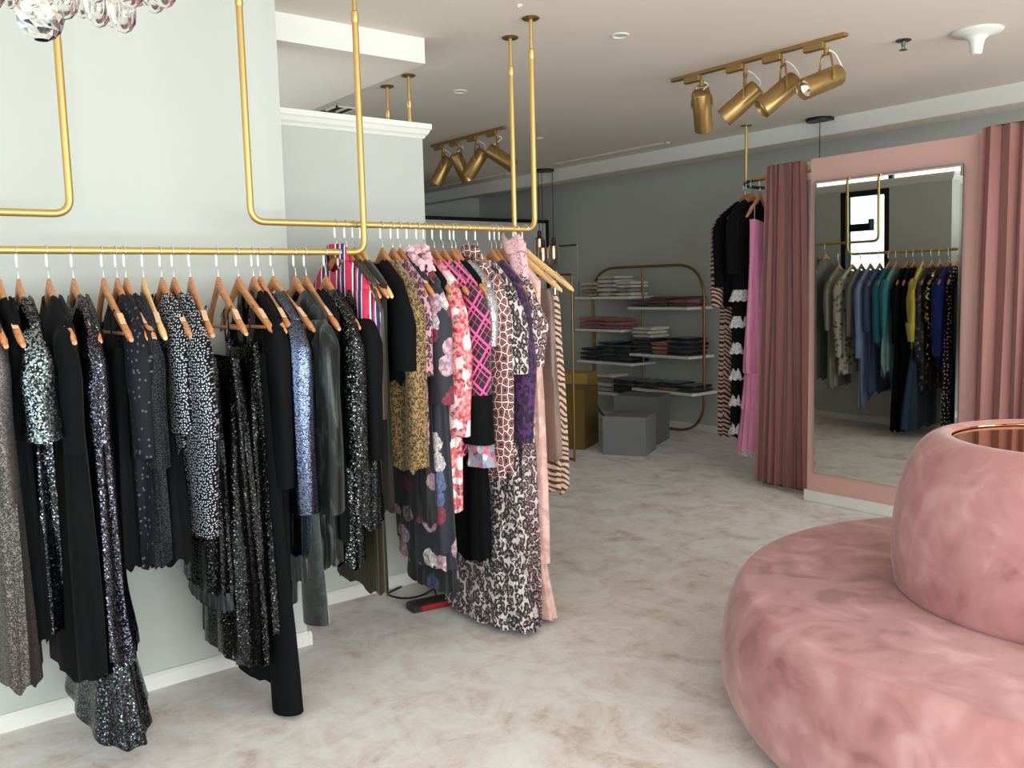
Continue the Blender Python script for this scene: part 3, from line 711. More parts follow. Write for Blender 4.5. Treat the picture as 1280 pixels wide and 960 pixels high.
row1(0.737, 'flecked charcoal shirt dress'); garment('shirt_dress', 'matt charcoal shirt dress with sparse pale flecks', 'dress', G1, mt=NAVYFLECK, L=1.03, sw=.185, hem=(.19, .035), chest=(.185, .03), sl=dict(L=.66, r=(.055, .04), r1=(.05, .035)), seed=17, fa=.008, **on1(0.737))
row1(0.764, 'black pindot tunic'); garment('pindot_tunic', 'black tunic with fine grey pindots behind the flecked shirt dress', 'dress', G1, mt=CHARDOT, L=1.03, sw=.19, hem=(.195, .035), chest=(.185, .025), seed=18, sl=dict(L=.7, r=(.045, .03)), **on1(0.775))
row1(0.82, 'black layered skirt dress', light=True, d=-6); garment('skirt', 'black layered skirt ending above the others, hung on the pale beech hanger', 'skirt', G1, mt=BLK, L=1.03, top=-.32, chest=(.15, .03), hem=(.20, .045), seed=19, **on1(0.822))
row1(0.879, 'cropped polka dot blouse'); garment('dotted_blouse', 'cropped black blouse with small white dots', 'top', G1, mt=DOT, L=.66, sw=.165, hem=(.18, .035), chest=(.165, .03), sl=dict(L=.60, r=(.05, .036), r1=(.058, .04)), seed=20, **on1(0.868))
row1(0.919, 'silver dotted knit dress'); garment('dotted_dress', 'black knit dress covered in silver dots with batwing sleeves', 'dress', G1, mt=DOT, L=.95, sw=.19, hem=(.17, .05), chest=(.19, .035), sl=dict(L=.86, r=(.055, .045), r1=(.05, .04), mid=(.085, .05), out=-.01, cuff=(.10, (.05, .04), (.04, .035))), seed=21, fa=.007, **on1(0.922))
row1(0.975, 'black lace-hem dress', d=-7); g = garment('lace_dress', 'black beaded dress with a lace hem, hung below a bare hanger', 'dress', G1, mt=SEQG, L=1.18, top=-.36, chest=(.15, .028), hem=(.19, .04), seed=22, fa=.006, **on1(0.975))
ruffle(-1.17, -1.235, .19, .04, .20, .045, 24, .004, seed=2).build('lace_hem', mottled('black_lace', (12, 12, 15), (38, 38, 42), 160, 0, .6, .1, 0, .45, .6, (1, 1, 1)), g)
row1(1.072, 'fine sequin strap gown', bar=True, d=-3); garment('strap_gown', 'black strap gown with fine sequins in vertical runs, under a barred hanger', 'dress', G1, mt=SEQG, L=1.44, top=-.37, ctrl=[(0, .13, .022), (.2, .16, .03), (1, .24, .055)], seed=23, fa=.009, folds=11, **on1(1.06))
row1(1.144, 'long dark sequin dress with satin sash', bar=True, d=4); g = garment('tiered_gown', 'black beaded gown with a shiny sash panel under the second barred hanger', 'dress', G1, mt=SEQG, L=1.36, top=-.32, ctrl=[(0, .14, .024), (.25, .15, .03), (1, .22, .05)], seed=24, fa=.008, **on1(1.135))
ruffle(-1.32, -1.55, .14, .04, .15, .05, 9, .006, seed=7).build('under_skirt', BLK, g)
row1(1.20, 'black tailored jacket'); g = garment('tailored_jacket', 'black tailored jacket with a lapel, long narrow trousers below it', 'jacket', G1, mt=BLK, L=1.25, sw=.20, hem=(.17, .036), chest=(.19, .032), sl=dict(L=.83, r=(.05, .036), r1=(.042, .032)), seed=25, fa=.003, dip=.12, **on1(1.195))
lp = MB()
for sgn in (-1, 1):
    lp.loft([[(sgn * .05, .020, -.135), (sgn * .09, .022, -.15), (sgn * .085, .027, -.15), (sgn * .045, .026, -.135)], [(sgn * .02, .034, -.30), (sgn * .085, .034, -.28), (sgn * .08, .039, -.28), (sgn * .018, .04, -.30)], [(sgn * .004, .036, -.45), (sgn * .02, .036, -.44), (sgn * .018, .041, -.44), (sgn * .002, .041, -.45)]], True, True)
lp.build('lapel', plain('black_satin', (20, 20, 22), .3), g)
tr = empty('wide_trousers', (1.165, Y1, Z1), GR); tag(tr, 'long black wide-leg trousers whose hem almost touches the carpet', 'trousers', G1)
for sgn, Lz in ((-1, 1.64), (1, 1.60)):
    ko = -.09 if sgn < 0 else 0
    limb([(sgn * .07, 0, -.42), (sgn * .09 + ko * .3, 0, -.8), (sgn * .10 + ko * .7, .005, -1.2), (sgn * .115 + ko, .01, -Lz)], [(.08, .028), (.085, .032), (.082, .034), (.092, .044)], 5 + sgn, fa=.004).build('trouser_leg', BLK, tr)
MB().loft([[(.16 * math.cos(a), .03 * math.sin(a), z) for a in [2 * PI * k / 24 for k in range(24)]] for z in (-.36, -.40, -.44)]).build('waistband', BLK, tr)
for sgn in (-1, 1): MB().tube([(sgn * .14, 0, arm_z(.14)), (sgn * .14, 0, -.38)], .003, 6).build('hanging_loop', BLK, tr)
row1(1.225, 'gunmetal sequin dress with mirror-like sleeves'); g = garment('gunmetal_dress', 'gunmetal sequin dress with mirror-bright long sleeves', 'dress', G1, mt=SEQB, L=1.10, sw=.20, hem=(.18, .04), chest=(.19, .034), sl=dict(L=.93, r=(.06, .048), r1=(.065, .048)), seed=26, fa=.004, **on1(1.262))
ruffle(-1.08, -1.20, .17, .04, .18, .05, 15, .008, seed=9).build('feather_hem', mottled('black_fringe', (10, 10, 12), (34, 34, 36), 60, .5, .8, .4), g)
row1(1.275, 'green velvet trousers', d=9, bar=True); tr = empty('velvet_trousers', (1.318, Y1, Z1), GR); tag(tr, 'bottle green patterned velvet trousers hung from a loop', 'trousers', G1)
for sgn, Lz in ((-1, 1.375), (1, 1.36)):
    limb([(sgn * .07, 0, -.36), (sgn * .10, 0, -.7), (sgn * .12, .005, -1.1), (sgn * .14, .005, -Lz)], [(.07, .026), (.075, .03), (.07, .032), (.078, .036)], 15 + sgn, fa=.004).build('trouser_leg', GREENP, tr)
MB().loft([[(.15 * math.cos(a), .026 * math.sin(a), z) for a in [2 * PI * k / 24 for k in range(24)]] for z in (-.33, -.37, -.42)]).build('waistband', GREENP, tr)
for sgn in (-1, 1): MB().tube([(sgn * .17, 0, arm_z(.17)), (sgn * .14, 0, -.35)], .003, 6).build('hanging_loop', CHROME, tr)
row1(1.362, 'green lurex midi dress'); garment('lurex_dress', 'dark bottle green lurex dress with wet-look highlights', 'dress', G1, mt=GREENV, L=1.16, sw=.205, hem=(.20, .045), chest=(.195, .036), sl=dict(L=.95, r=(.06, .042), r1=(.055, .045), mid=(.065, .045), fa=.007), seed=27, fa=.010, **on1(1.365))
row1(1.404, 'plain black blouse'); garment('plain_blouse', 'plain black blouse between the green lurex dress and speckled sequin jacket', 'top', G1, mt=BLK, L=1.08, sw=.19, hem=(.19, .03), chest=(.185, .022), seed=28, **on1(1.42))
row1(1.485, 'speckled black sequin jacket'); garment('sequin_jacket', 'black jacket speckled with silver sequins', 'jacket', G1, mt=SEQK, L=1.19, sw=.20, hem=(.19, .045), chest=(.195, .034), sl=dict(L=.80, r=(.056, .042), r1=(.05, .04)), seed=29, fa=.005, **on1(1.478))
row1(1.545, 'black embroidered long coat'); garment('embroidered_coat', 'long black coat with a shiny embroidered stripe, last on the low rail', 'coat', G1, mt=SEQG, L=1.05, sw=.20, hem=(.20, .05), chest=(.195, .034), sl=dict(L=.78, r=(.055, .04), mt=BLK), seed=30, **on1(1.548))

# ---- high rail
STRIPE = stripes('red_navy_stripe', [(0, (196, 36, 78)), (.42, (240, 236, 238)), (.46, (38, 38, 92)), (.66, (238, 232, 230)), (.70, (190, 40, 84)), (.80, (30, 26, 60)), (.92, (244, 240, 238))], 0, 11, .6)
row2(1.562, 'striped silk blouse', d=4); g = garment('striped_blouse', 'crimson, navy and white striped silk blouse with a collar', 'top', G2, mt=STRIPE, L=.80, sw=.20, hem=(.19, .04), chest=(.2, .036), sl=dict(L=.62, r=(.052, .04)), seed=41, fa=.007, **on2(1.556, d=4))
cl = MB().loft([[(.06 * math.cos(a), .022 * math.sin(a), -.105 - .012 * math.cos(2 * a)) for a in [2 * PI * k / 20 for k in range(20)]], [(.054 * math.cos(a), .021 * math.sin(a), -.078) for a in [2 * PI * k / 20 for k in range(20)]], [(.085 * math.cos(a), .032 * math.sin(a), -.115 - .03 * abs(math.cos(a))) for a in [2 * PI * k / 20 for k in range(20)]]])
cl.build('collar', STRIPE, g)
row2(1.603, 'bronze pleated dress'); garment('pleated_dress', 'bronze and black fine-pleated lurex dress hanging nearly to the floor', 'dress', G2, mt=LURX, L=1.45, sw=.19, hem=(.2, .03), chest=(.18, .024), sl=dict(L=.75, r=(.045, .028)), seed=42, fa=.003, **on2(1.606))
row2(1.638, 'black lurex cardigan'); garment('lurex_cardigan', 'black and bronze cardigan beside the bronze pleated dress', 'top', G2, mt=fabric('dark_bronze_knit', (40, 36, 30), .3), L=1.12, sw=.2, hem=(.2, .03), chest=(.19, .024), seed=43, **on2(1.645))
row2(1.67, 'black crepe top with strap', light=True, d=-4); garment('crepe_top', 'black crepe top on the pale hanger beside the gold pole', 'top', G2, mt=BLK, L=.62, sw=.2, chest=(.2, .034), hem=(.2, .04), sl=dict(L=.57, r=(.056, .042), r1=(.062, .045)), seed=44, **on2(1.722))
GOLDLEO = leopard('gold_leopard', (150, 118, 68), (28, 21, 15), (104, 76, 42), 78, (.2, .5), cut=.45)
row2(1.763, 'black dress with leopard sleeves'); g = garment('leopard_dress', 'black fronted dress with gold leopard sleeves and skirt', 'dress', G2, mt=GOLDLEO, L=.98, sw=.2, hem=(.2, .045), chest=(.195, .036), sl=dict(L=.96, r=(.055, .04), r1=(.05, .042)), seed=45, fa=.005, **on2(1.765))
limb([(.0, -.0, -.25), (-.10, .03, -.3), (-.125, .034, -.42), (-.13, .036, -.56)], [(.03, .012), (.07, .02), (.085, .024), (.085, .026)], 8).build('front_panel', BLK, g)['label'] = 'black front panel'
row2(1.811, 'pink spotted blouse'); garment('spotted_blouse', 'dusky pink spotted blouse tucked behind the leopard sleeves', 'top', G2, mt=leopard('dusky_spot', (196, 140, 150), (44, 26, 34), (120, 70, 84), 44), L=.9, sw=.195, hem=(.19, .03), chest=(.185, .022), seed=46, sl=dict(L=.6, r=(.045, .028)), **on2(1.815))
row2(1.845, 'black floral maxi skirt'); garment('floral_skirt', 'black skirt with scattered dark roses', 'skirt', G2, mt=floral('dark_rose', (18, 17, 22), [(120, 30, 44), (150, 120, 126), (40, 46, 70)], 12, .3), L=1.22, sw=.17, hem=(.17, .03), chest=(.17, .022), seed=47, **on2(1.85))
NFLOR = floral('navy_floral', (30, 31, 42), [(206, 164, 178), (222, 208, 208), (88, 104, 142), (140, 44, 64)], 12, .62, .5)
PFUR = fabric('pink_feather', (224, 178, 188), .25, .5)
row2(1.887, 'navy floral maxi dress'); g = garment('floral_maxi_dress', 'navy floral tiered maxi dress with a pink feather collar', 'dress', G2, mt=NFLOR, L=1.36, sw=.195, hem=(.21, .05), chest=(.19, .034), sl=dict(L=.72, r=(.052, .04), r1=(.06, .045)), seed=48, fa=.006, sway=(0, -.03), **on2(1.892))
ruffle(-1.20, -1.42, .19, .045, .21, .055, 15, .008, cy=-.03, seed=3).build('tier', NFLOR, g, sharp=80); ruffle(-1.38, -1.53, .18, .042, .19, .05, 17, .008, cy=-.055, seed=5).build('tier', floral('dark_floral_tier', (15, 15, 20), [(196, 150, 166), (60, 70, 104), (170, 60, 80)], 11, .3), g, sharp=80)
pc = MB(); rr_ = random.Random(3)
for i in range(46):
    a = rr_.uniform(0, 6.28); x, y = -.10 + .045 * math.cos(a), .012 + .03 * math.sin(a); z = rr_.uniform(-.20, -.09); q = Vector((rr_.uniform(-1, 1), rr_.uniform(-1, 1), rr_.uniform(-.3, 1))).normalized() * .02
    pc.tube([(x, y, z), Vector((x, y, z)) + q, Vector((x, y, z)) + q * 1.7 + Vector((0, 0, -.01))], [.011, .012, .003], 5)
pc.build('feather_collar', PFUR, g)['label'] = 'pale pink feather collar'
row2(1.933, 'grey chiffon blouse'); garment('chiffon_blouse', 'black chiffon blouse half hidden by the navy floral dress', 'top', G2, mt=BLK, L=.9, sw=.19, hem=(.19, .03), chest=(.18, .02), seed=49, **on2(1.925))
REDF = floral('red_bloom', (232, 196, 196), [(196, 30, 44), (222, 70, 78), (250, 236, 232), (170, 20, 40)], 24, .95, .8)
row2(1.968, 'red bloom blouse'); garment('red_floral_blouse', 'red, pink and white floral long-sleeved blouse dress', 'dress', G2, mt=REDF, L=1.18, sw=.2, hem=(.19, .045), chest=(.195, .034), sl=dict(L=.86, r=(.055, .042), r1=(.05, .04), mid=(.07, .048)), seed=50, fa=.007, **on2(1.972))
PLAID = plaid('magenta_plaid', (26, 20, 26), (236, 84, 150))
row2(2.012, 'black plaid shirt behind the pink plaid coat'); garment('plaid_shirt', 'black shirt with thin magenta checks', 'top', G2, mt=PLAID, L=.95, sw=.195, hem=(.19, .03), chest=(.185, .022), seed=51, **on2(2.012))
row2(2.056, 'magenta plaid jacket'); g = garment('plaid_jacket', 'black jacket with bold magenta plaid and black cuffs', 'jacket', G2, mt=PLAID, L=.86, sw=.21, hem=(.20, .05), chest=(.2, .04), sl=dict(L=.70, r=(.062, .05), r1=(.06, .05), cuff=(.20, (.075, .055), (.085, .06), BLK)), seed=52, fa=.004, **on2(2.062))
row2(2.101, 'black trousers with printed cuffs'); g = garment('black_coat', 'long black coat with a printed turn-back below the plaid jacket', 'coat', G2, mt=BLK, L=1.42, sw=.185, hem=(.2, .05), chest=(.185, .026), seed=53, **on2(2.10))
limb([(-.19, .02, -.82), (-.205, .02, -.90), (-.21, .022, -1.0)], [(.05, .035), (.065, .04), (.085, .05)], 4, 6, .008).build('printed_cuff', floral('pastel_print', (150, 150, 160), [(226, 70, 110), (96, 120, 170), (236, 230, 226), (120, 60, 60)], 34, .9, .5), g)
row2(2.121, 'silver grey glitter top'); garment('glitter_top', 'silver grey glitter top between the plaid jacket and rosette shirt', 'top', G2, mt=sequin('grey_glitter', (150, 148, 154), (220, 222, 226), 300, .5, .4, .4), L=.66, sw=.2, hem=(.2, .03), chest=(.2, .024), seed=54, sl=dict(L=.5, r=(.05, .034)), **on2(2.140))
ROS = rosette('rose_rosette', (238, 206, 200), (42, 20, 24), (176, 104, 100), 30)
row2(2.188, 'pink rosette print shirt'); g = garment('rosette_shirt_dress', 'pale pink and black rosette-print shirt dress with a stand collar', 'dress', G2, mt=ROS, L=1.08, sw=.205, hem=(.2, .045), chest=(.2, .036), sl=dict(L=1.04, r=(.055, .044), r1=(.05, .04), mid=(.055, .042)), seed=55, fa=.004, **on2(2.192))
cb = MB().loft([[(a_ * math.cos(a), b_ * math.sin(a), z - .02 * abs(math.cos(a))) for a in [2 * PI * k / 20 for k in range(20)]] for a_, b_, z in ((.07, .024, -.125), (.062, .024, -.07), (.095, .034, -.12))]); cb.build('collar', ROS, g)
LEOG = leopard('grey_leopard', (206, 190, 188), (34, 27, 30), (120, 98, 98), 40, (.2, .56), cut=.38)
row2(2.235, 'grey leopard maxi dress'); g = garment('leopard_maxi_dress', 'grey and black leopard maxi dress sweeping the carpet', 'dress', G2, mt=LEOG, L=1.45, sw=.205, ctrl=[(0, .205, .012), (.1, .2, .04), (.4, .17, .04), (1, .25, .07)], sl=dict(L=.62, r=(.062, .05), r1=(.085, .06), mid=(.08, .06), fa=.007), seed=56, fa=.009, **on2(2.245))
ruffle(-1.42, -1.735, .25, .07, .33, .11, 13, .016, seed=6).build('flounce', LEOG, g, sharp=80)
PURL = leopard('purple_leopard', (78, 28, 92), (20, 11, 24), (44, 16, 54), 30, (.3, .55))
row2(2.313, 'purple leopard blouse'); garment('purple_blouse', 'deep purple leopard blouse', 'top', G2, mt=PURL, L=.95, sw=.2, hem=(.19, .045), chest=(.195, .03), sl=dict(L=.93, r=(.05, .04), r1=(.045, .04), mid=(.07, .05)), seed=57, **on2(2.308))
CHEET = leopard('cheetah_chiffon', (210, 190, 188), (34, 26, 30), (140, 104, 104), 50, (.3, .55), cut=.3)
row2(2.339, 'cheetah chiffon dress'); g = garment('cheetah_dress', 'small-spotted cheetah chiffon dress with puffed short sleeves', 'dress', G2, mt=CHEET, L=1.75, sw=.205, hem=(.23, .06), chest=(.195, .034), sl=dict(L=.60, r=(.055, .045), r1=(.06, .05), mid=(.085, .06), fa=.008), seed=58, fa=.009, **on2(2.352))
SNAKE = mottled('pink_snake_chiffon', (206, 160, 152), (232, 194, 182), 26, .3, .7, .2, 0, .4, .6, (1, 1, .7))
row2(2.366, 'pink snakeskin maxi dress'); g = garment('snakeskin_dress', 'blush pink snakeskin-print maxi dress next to the cheetah dress', 'dress', G2, mt=SNAKE, L=1.5, sw=.2, hem=(.22, .055), chest=(.19, .03), seed=59, fa=.009, **on2(2.405))
ruffle(-1.40, -1.74, .19, .05, .27, .08, 13, .014, seed=8).build('flounce', SNAKE, g, sharp=80)
BL2 = 'wooden hangers on the high rail'
make_hanger((2.45, Y2, Z2 + .004), GR + R(22), 'pale beech hanger at the rail\'s end holding the brown blouse, pink scarf over it', BL2, light=True)
make_hanger((2.505, Y2, Z2 + .004), GR + R(33), 'pale beech hanger, very last on the high rail, clipped to a tan zebra skirt', BL2, light=True)
g = garment('brown_blouse', 'brown silky blouse between the cheetah dress and tan zebra skirt', 'top', G2, mt=mottled('brown_silk', (92, 70, 62), (128, 100, 88), 10, .5, .4, .2), L=1.05, top=-.27, chest=(.17, .024), hem=(.19, .035), seed=60, loc=(2.46, Y2, Z2), rz=GR + R(24))
TANZ = zebra('tan_zebra', (66, 48, 42), (206, 168, 140), 12, cut=.45, ang=.4)
g = garment('zebra_skirt', 'long tan and brown zebra-striped skirt clipped at the end of the rail', 'skirt', G2, mt=TANZ, L=1.21, top=-.28, chest=(.14, .024), hem=(.155, .045), seed=61, fa=.008, loc=(2.525, Y2, Z2), rz=GR + R(30))
for s_ in (-1, 1):
    MB().rbox(s_ * .12 - .010, s_ * .12 + .010, -.02, .02, -.30, -.235, .003).build('clip', CHROME, g)
sc = MB()
ring_ = [2 * PI * k / 32 for k in range(32)]
sc.loft([[(-.10 + dx + a_ * math.cos(a), .008 + b_ * math.sin(a) + .004 * math.sin(5 * a), z + pk * abs(math.sin(1.5 * a + .6)) ** 2 + .01 * math.cos(a)) for a in ring_]
         for z, a_, b_, dx, pk in ((-.235, .042, .026, -.03, .01), (-.18, .058, .032, -.02, 0), (-.12, .058, .030, -.008, 0), (-.085, .052, .028, .004, .01), (-.058, .058, .034, .012, .03), (-.075, .066, .040, .012, .03), (-.115, .070, .044, .0, .02))])
sc = sc.build('neck_scarf', mottled('pink_crackle', (232, 188, 190), (176, 108, 118), 60, 3, .7, .2, 0, .5, .6, (1, 1, 1)), None, True, (2.375, Y2, Z2)); sc.rotation_euler = (0, 0, GR); tag(sc, 'pale pink printed collar piece standing up on the last hangers', 'scarf')

# ---- rails along the partition, seen in the mirror
G3 = 'clothes on the partition rail seen in the mirror'; HG3 = 'wooden hangers on the partition rail'
def row3(y, name, label, cat, mt, L, z=Z3, x=X3, light=False, d=0, **kw):
    make_hanger((x, y, z), R(d), 'wooden hanger holding the ' + label, HG3, light=light)
    return garment(name, label, cat, G3, (x, y, z), R(d), mt, L, **kw)
TAUPE = fabric('taupe_silk', (128, 122, 108), .2); SAGE = fabric('sage_silk', (104, 106, 96), .2)
row3(4.98, 'taupe_dress', 'long taupe silk dress at the mirror\'s left edge', 'dress', TAUPE, 1.18, 1.755, X3 - .03, seed=71, sl=dict(L=.7))
row3(4.86, 'sage_dress', 'long grey sage dress beside the taupe silk one in the mirror', 'dress', SAGE, 1.30, 1.755, X3 - .03, seed=72, sl=dict(L=.8))
ORN = floral('grey_paisley', (190, 186, 172), [(88, 86, 82), (120, 118, 110), (60, 60, 60)], 20, .75, .34)
g = row3(4.56, 'paisley_tunic', 'pale tunic with grey paisley rings in the mirror', 'dress', ORN, 1.12, seed=73, sl=dict(L=.95, r=(.055, .045)), light=True, d=8)
row3(4.47, 'grey_blouse', 'plain slate grey blouse in the mirror', 'top', fabric('slate_grey', (112, 116, 120), .15), .78, seed=74, sl=dict(L=.75, r=(.055, .045)))
row3(4.38, 'lavender_dress', 'lavender blue shirt dress with pointed hem in the mirror', 'dress', fabric('lavender_blue', (126, 140, 178), .15), 1.30, seed=75, sl=dict(L=.95, r=(.055, .045)), hemlow=-.12, hemw=.03)
row3(4.29, 'denim_dress', 'dull navy blue dress beside the lavender one in the mirror', 'dress', fabric('dull_navy', (78, 92, 128), .15), 1.28, seed=76, sl=dict(L=.7))
row3(4.20, 'teal_blouse', 'deep teal silk blouse in the mirror', 'top', fabric('deep_teal', (38, 110, 128), .2), .85, seed=77, sl=dict(L=.8, r=(.055, .045)))
row3(4.13, 'aqua_dress', 'pale aqua draped dress with handkerchief hem in the mirror', 'dress', fabric('pale_aqua', (110, 148, 152), .2), 1.20, seed=78, sl=dict(L=.75, r=(.06, .05), mt=fabric('mid_teal', (58, 132, 146), .2)), hemlow=.15, hemw=.04, hem=(.23, .06))
row3(4.03, 'black_maxi_dress', 'floor-length plain black dress in the mirror', 'dress', BLK, 1.60, seed=79, sl=dict(L=.8), hem=(.22, .06))
row3(3.97, 'black_evening_dress', 'plain black sleeveless dress beside the yellow blouse in the mirror', 'dress', BLK2, 1.5, seed=80, hem=(.2, .05))
YEL = fabric('butter_yellow', (214, 196, 96), .15)
g = row3(3.89, 'yellow_blouse', 'butter yellow blouse with ruffled sleeves in the mirror', 'top', YEL, .85, seed=81, sl=dict(L=.62, r=(.05, .042), r1=(.06, .05), cuff=(.16, (.075, .06), (.05, .045)), fa=.009), light=True, d=-6)
g = garment('blue_skirt', 'long slate blue skirt trailing under the yellow blouse in the mirror', 'skirt', G3, (X3, 3.885, Z3), 0, fabric('slate_blue', (40, 62, 82), .15), 1.56, top=-.33, chest=(.13, .025), hem=(.26, .06), seed=82, sway=(.06, 0))
row3(3.81, 'ornate_tunic', 'black tunic with grey ornamental rings in the mirror', 'dress', floral('black_paisley', (18, 18, 20), [(120, 112, 104), (70, 66, 62), (92, 88, 84)], 20, .7, .3), 1.22, seed=83, sl=dict(L=.95))
row3(3.74, 'gold_sequin_top', 'black top with gold sequins beside the navy blouse in the mirror', 'top', sequin('gold_fleck_sequins', (14, 14, 14), (190, 170, 110), 70, .2, 1.2), .95, seed=84, sl=dict(L=.6))
row3(3.66, 'navy_blouse', 'royal navy blouse at the mirror\'s right edge', 'top', fabric('royal_navy', (26, 40, 104), .15), 1.0, seed=85, sl=dict(L=.9, r=(.055, .045)))
row3(3.58, 'dotted_skirt', 'long black skirt with white pin dots at the mirror\'s right edge', 'skirt', dots('white_pindot', (16, 16, 18), (200, 200, 190), 30, .18, .6), 1.50, seed=86, hem=(.24, .06))

row3(3.50, 'black_long_coat', 'long black coat nearest the mirror\'s right edge', 'coat', BLK, 1.45, seed=87, sl=dict(L=.9), hem=(.22, .05))
row3(4.70, 'stone_dress', 'stone grey pleated dress beside the pale paisley tunic in the mirror', 'dress', fabric('stone_silk', (150, 146, 134), .2), 1.25, seed=88, sl=dict(L=.7))
# ---- ring rail
G4 = 'clothes on the ring rail'; HG4 = 'wooden hangers on the ring rail'
def ringpos(a): return (RX + RR * math.cos(R(a)), RY + RR * math.sin(R(a)), RZ)
def rowr(a, name, label, cat, mt, L, rz=None, **kw):
    rz = R(a) if rz is None else R(rz)
    make_hanger(ringpos(a), rz, 'wooden hanger holding the ' + label, HG4)
    return garment(name, label, cat, G4, ringpos(a), rz, mt, L, **kw)
ZEB = zebra('blush_zebra', (40, 28, 30), (214, 168, 154), 11, cut=.48, ang=.7)
rowr(138, 'zebra_maxi_dress', 'blush and black zebra-striped maxi dress on the ring rail', 'dress', ZEB, 1.98, rz=136, seed=91, sl=dict(L=.95, r=(.05, .04), r1=(.055, .045)), hem=(.2, .07), chest=(.18, .036), sw=.2)
g = rowr(147, 'black_jacket', 'short black jacket over the zebra dress on the ring rail', 'jacket', BLK, .95, rz=142, seed=92, sl=dict(L=.80, r=(.056, .046)), chest=(.2, .04), hem=(.18, .045), sw=.21)
g = rowr(156, 'ruffled_dress', 'black dress with white lace ruffles on the ring rail', 'dress', BLK2, 1.95, rz=168, seed=93, sl=dict(L=.7), hem=(.17, .07), chest=(.17, .036))
WL = mottled('white_lace', (216, 214, 212), (150, 148, 148), 90, 0, .8, .2, 0, .45, .6, (1, 1, 1))
for i, z in enumerate((-.82, -1.02, -1.22, -1.42, -1.62, -1.84)): ruffle(z, z - .085, .175, .05, .205, .075, 19, .008, seed=i).build('lace_ruffle', WL, g, sharp=80)
PNK = fabric('bubblegum_pink', (232, 150, 186), .12)
g = rowr(168, 'pink_maxi_dress', 'bubblegum pink tiered strap maxi dress beside the curtain', 'dress', PNK, 1.45, rz=196, top=-.30, ctrl=[(0, .13, .03), (.2, .14, .035), (1, .17, .085)], seed=94, fa=.008, folds=12)
ruffle(-1.4, -1.72, .16, .085, .175, .12, 15, .012, seed=2).build('tier', PNK, g, sharp=80); ruffle(-1.70, -2.04, .17, .115, .19, .15, 17, .014, seed=3).build('tier', PNK, g, sharp=80)
ruffle(-2.02, -2.075, .175, .13, .185, .145, 21, .008, seed=3).build('lace_trim', WL, g)
rowr(232, 'black_gown', 'black gown glimpsed in the gap between curtain and pink panel', 'dress', BLK, 1.95, rz=170, seed=95, sl=dict(L=.8), hem=(.2, .08), chest=(.19, .04))

# ------------------------------------------------------------------ shelving unit with folded clothes
FX = 6.70
path = bend([(FX, 7.15, 0.03), (FX, 7.15, 1.69), (FX, 5.60, 1.69), (FX, 5.60, 0.02)], 0.34, 10)
path = bend([(FX, 6.9, 0.018), (FX, 5.60, 0.018), (FX, 5.60, 1.69), (FX, 7.19, 1.69), (FX, 7.19, 0.018), (FX, 6.5, 0.018)], 0.36, 10)
sh = MB().tube(path, 0.014, 12).build('shelving_unit', DBRASS); tag(sh, 'round-cornered brass shelving unit with staggered white shelves', 'shelving unit')
for yy, z1_ in ((7.16, 1.3), (6.42, 1.68)):
    MB().tube([(FX, yy, 0.02), (FX, yy, z1_)], 0.011).build('upright', DBRASS, sh)
SHX0, SHX1 = 6.49, 6.87
shelves = dict(L1=(6.42, 7.26, 1.385), L2=(6.53, 7.25, 1.035), L3=(6.39, 7.24, .685), L4=(6.36, 7.2, .355), R1=(5.63, 6.44, 1.275), R2=(5.61, 6.42, .795), R3=(5.57, 6.39, .435))
SHW = plain('white_laminate', (226, 224, 220), .4)
for k, (a, b_, z) in shelves.items():
    MB().rbox(SHX0, SHX1, a, b_, z - 0.028, z, 0.002).build('shelf', SHW, sh)
def folded_mesh(w, d, h, seed):
    """folded garment: a soft slab with its fold rolled to the front (-x) and layered sides"""
    rng = random.Random(seed); n = 22; rings = []
    for i in range(9):
        t = i / 8; s = math.sin(PI * min(1, max(0, t))) ** .35 if 0 < t < 1 else .72
        y = -w / 2 + w * t; r = []
        for j in range(n):
            a = 2 * PI * j / n; c_, s_ = math.cos(a), math.sin(a)
            x = d / 2 * sg(c_) * abs(c_) ** .45; z = h / 2 * sg(s_) * abs(s_) ** .55
            crease = 0.006 * math.exp(-((s_) / .18) ** 2) * (1 if c_ < 0 else .3)
            q = mnoise.noise((x * 9 + seed, y * 9, z * 20)) * .006
            r.append((x * (1 if t not in (0, 1) else .97) + crease + q, y + q, h / 2 + z * s + q * .6))
        rings.append(r)
    return MB().loft(rings, True, True)
def stack(shelf, y, cols_, item, where, w=.24, d=.30, h=.035, x=None, wob=.012, seed=0):
    rng = random.Random(seed + int(y * 100)); z = shelves[shelf][2] + 0.001 if isinstance(shelf, str) else shelf
    n = len(cols_); ords = ['bottom', 'second', 'third', 'fourth', 'fifth', 'sixth', 'seventh']
    for i, (cn, c_) in enumerate(cols_):
        hh_ = h * rng.uniform(.95, 1.3)
        o = folded_mesh(w * rng.uniform(.95, 1.04), d * rng.uniform(.94, 1.02), hh_, seed * 7 + i).build('folded_' + item, fabric(cn.replace(' ', '_') + '_cloth', c_, .25, .2), None, True, ((x or 6.66) + rng.uniform(-wob, wob), y + rng.uniform(-wob, wob), z), sharp=70)
        o.rotation_euler = (0, 0, rng.uniform(-.05, .05)); z += hh_ + .0005
        pos = 'topmost in' if i == n - 1 and n > 1 else (ords[i] + ' up in' if i else 'lowest in')
        tag(o, 'folded %s %s, %s %s' % (cn, item, pos, where), 'folded ' + item, 'folded clothes in the ' + where)
CR, CR2, ST = ('cream', (206, 196, 176)), ('white', (212, 206, 196)), ('stone', (170, 160, 140))
PK, PK2, DP = ('dusty rose', (150, 96, 92)), ('terracotta pink', (166, 104, 94)), ('plum', (104, 62, 66))
DN, BKk, ID = ('dark denim', (34, 38, 46)), ('black', (24, 24, 26)), ('indigo', (38, 44, 60))
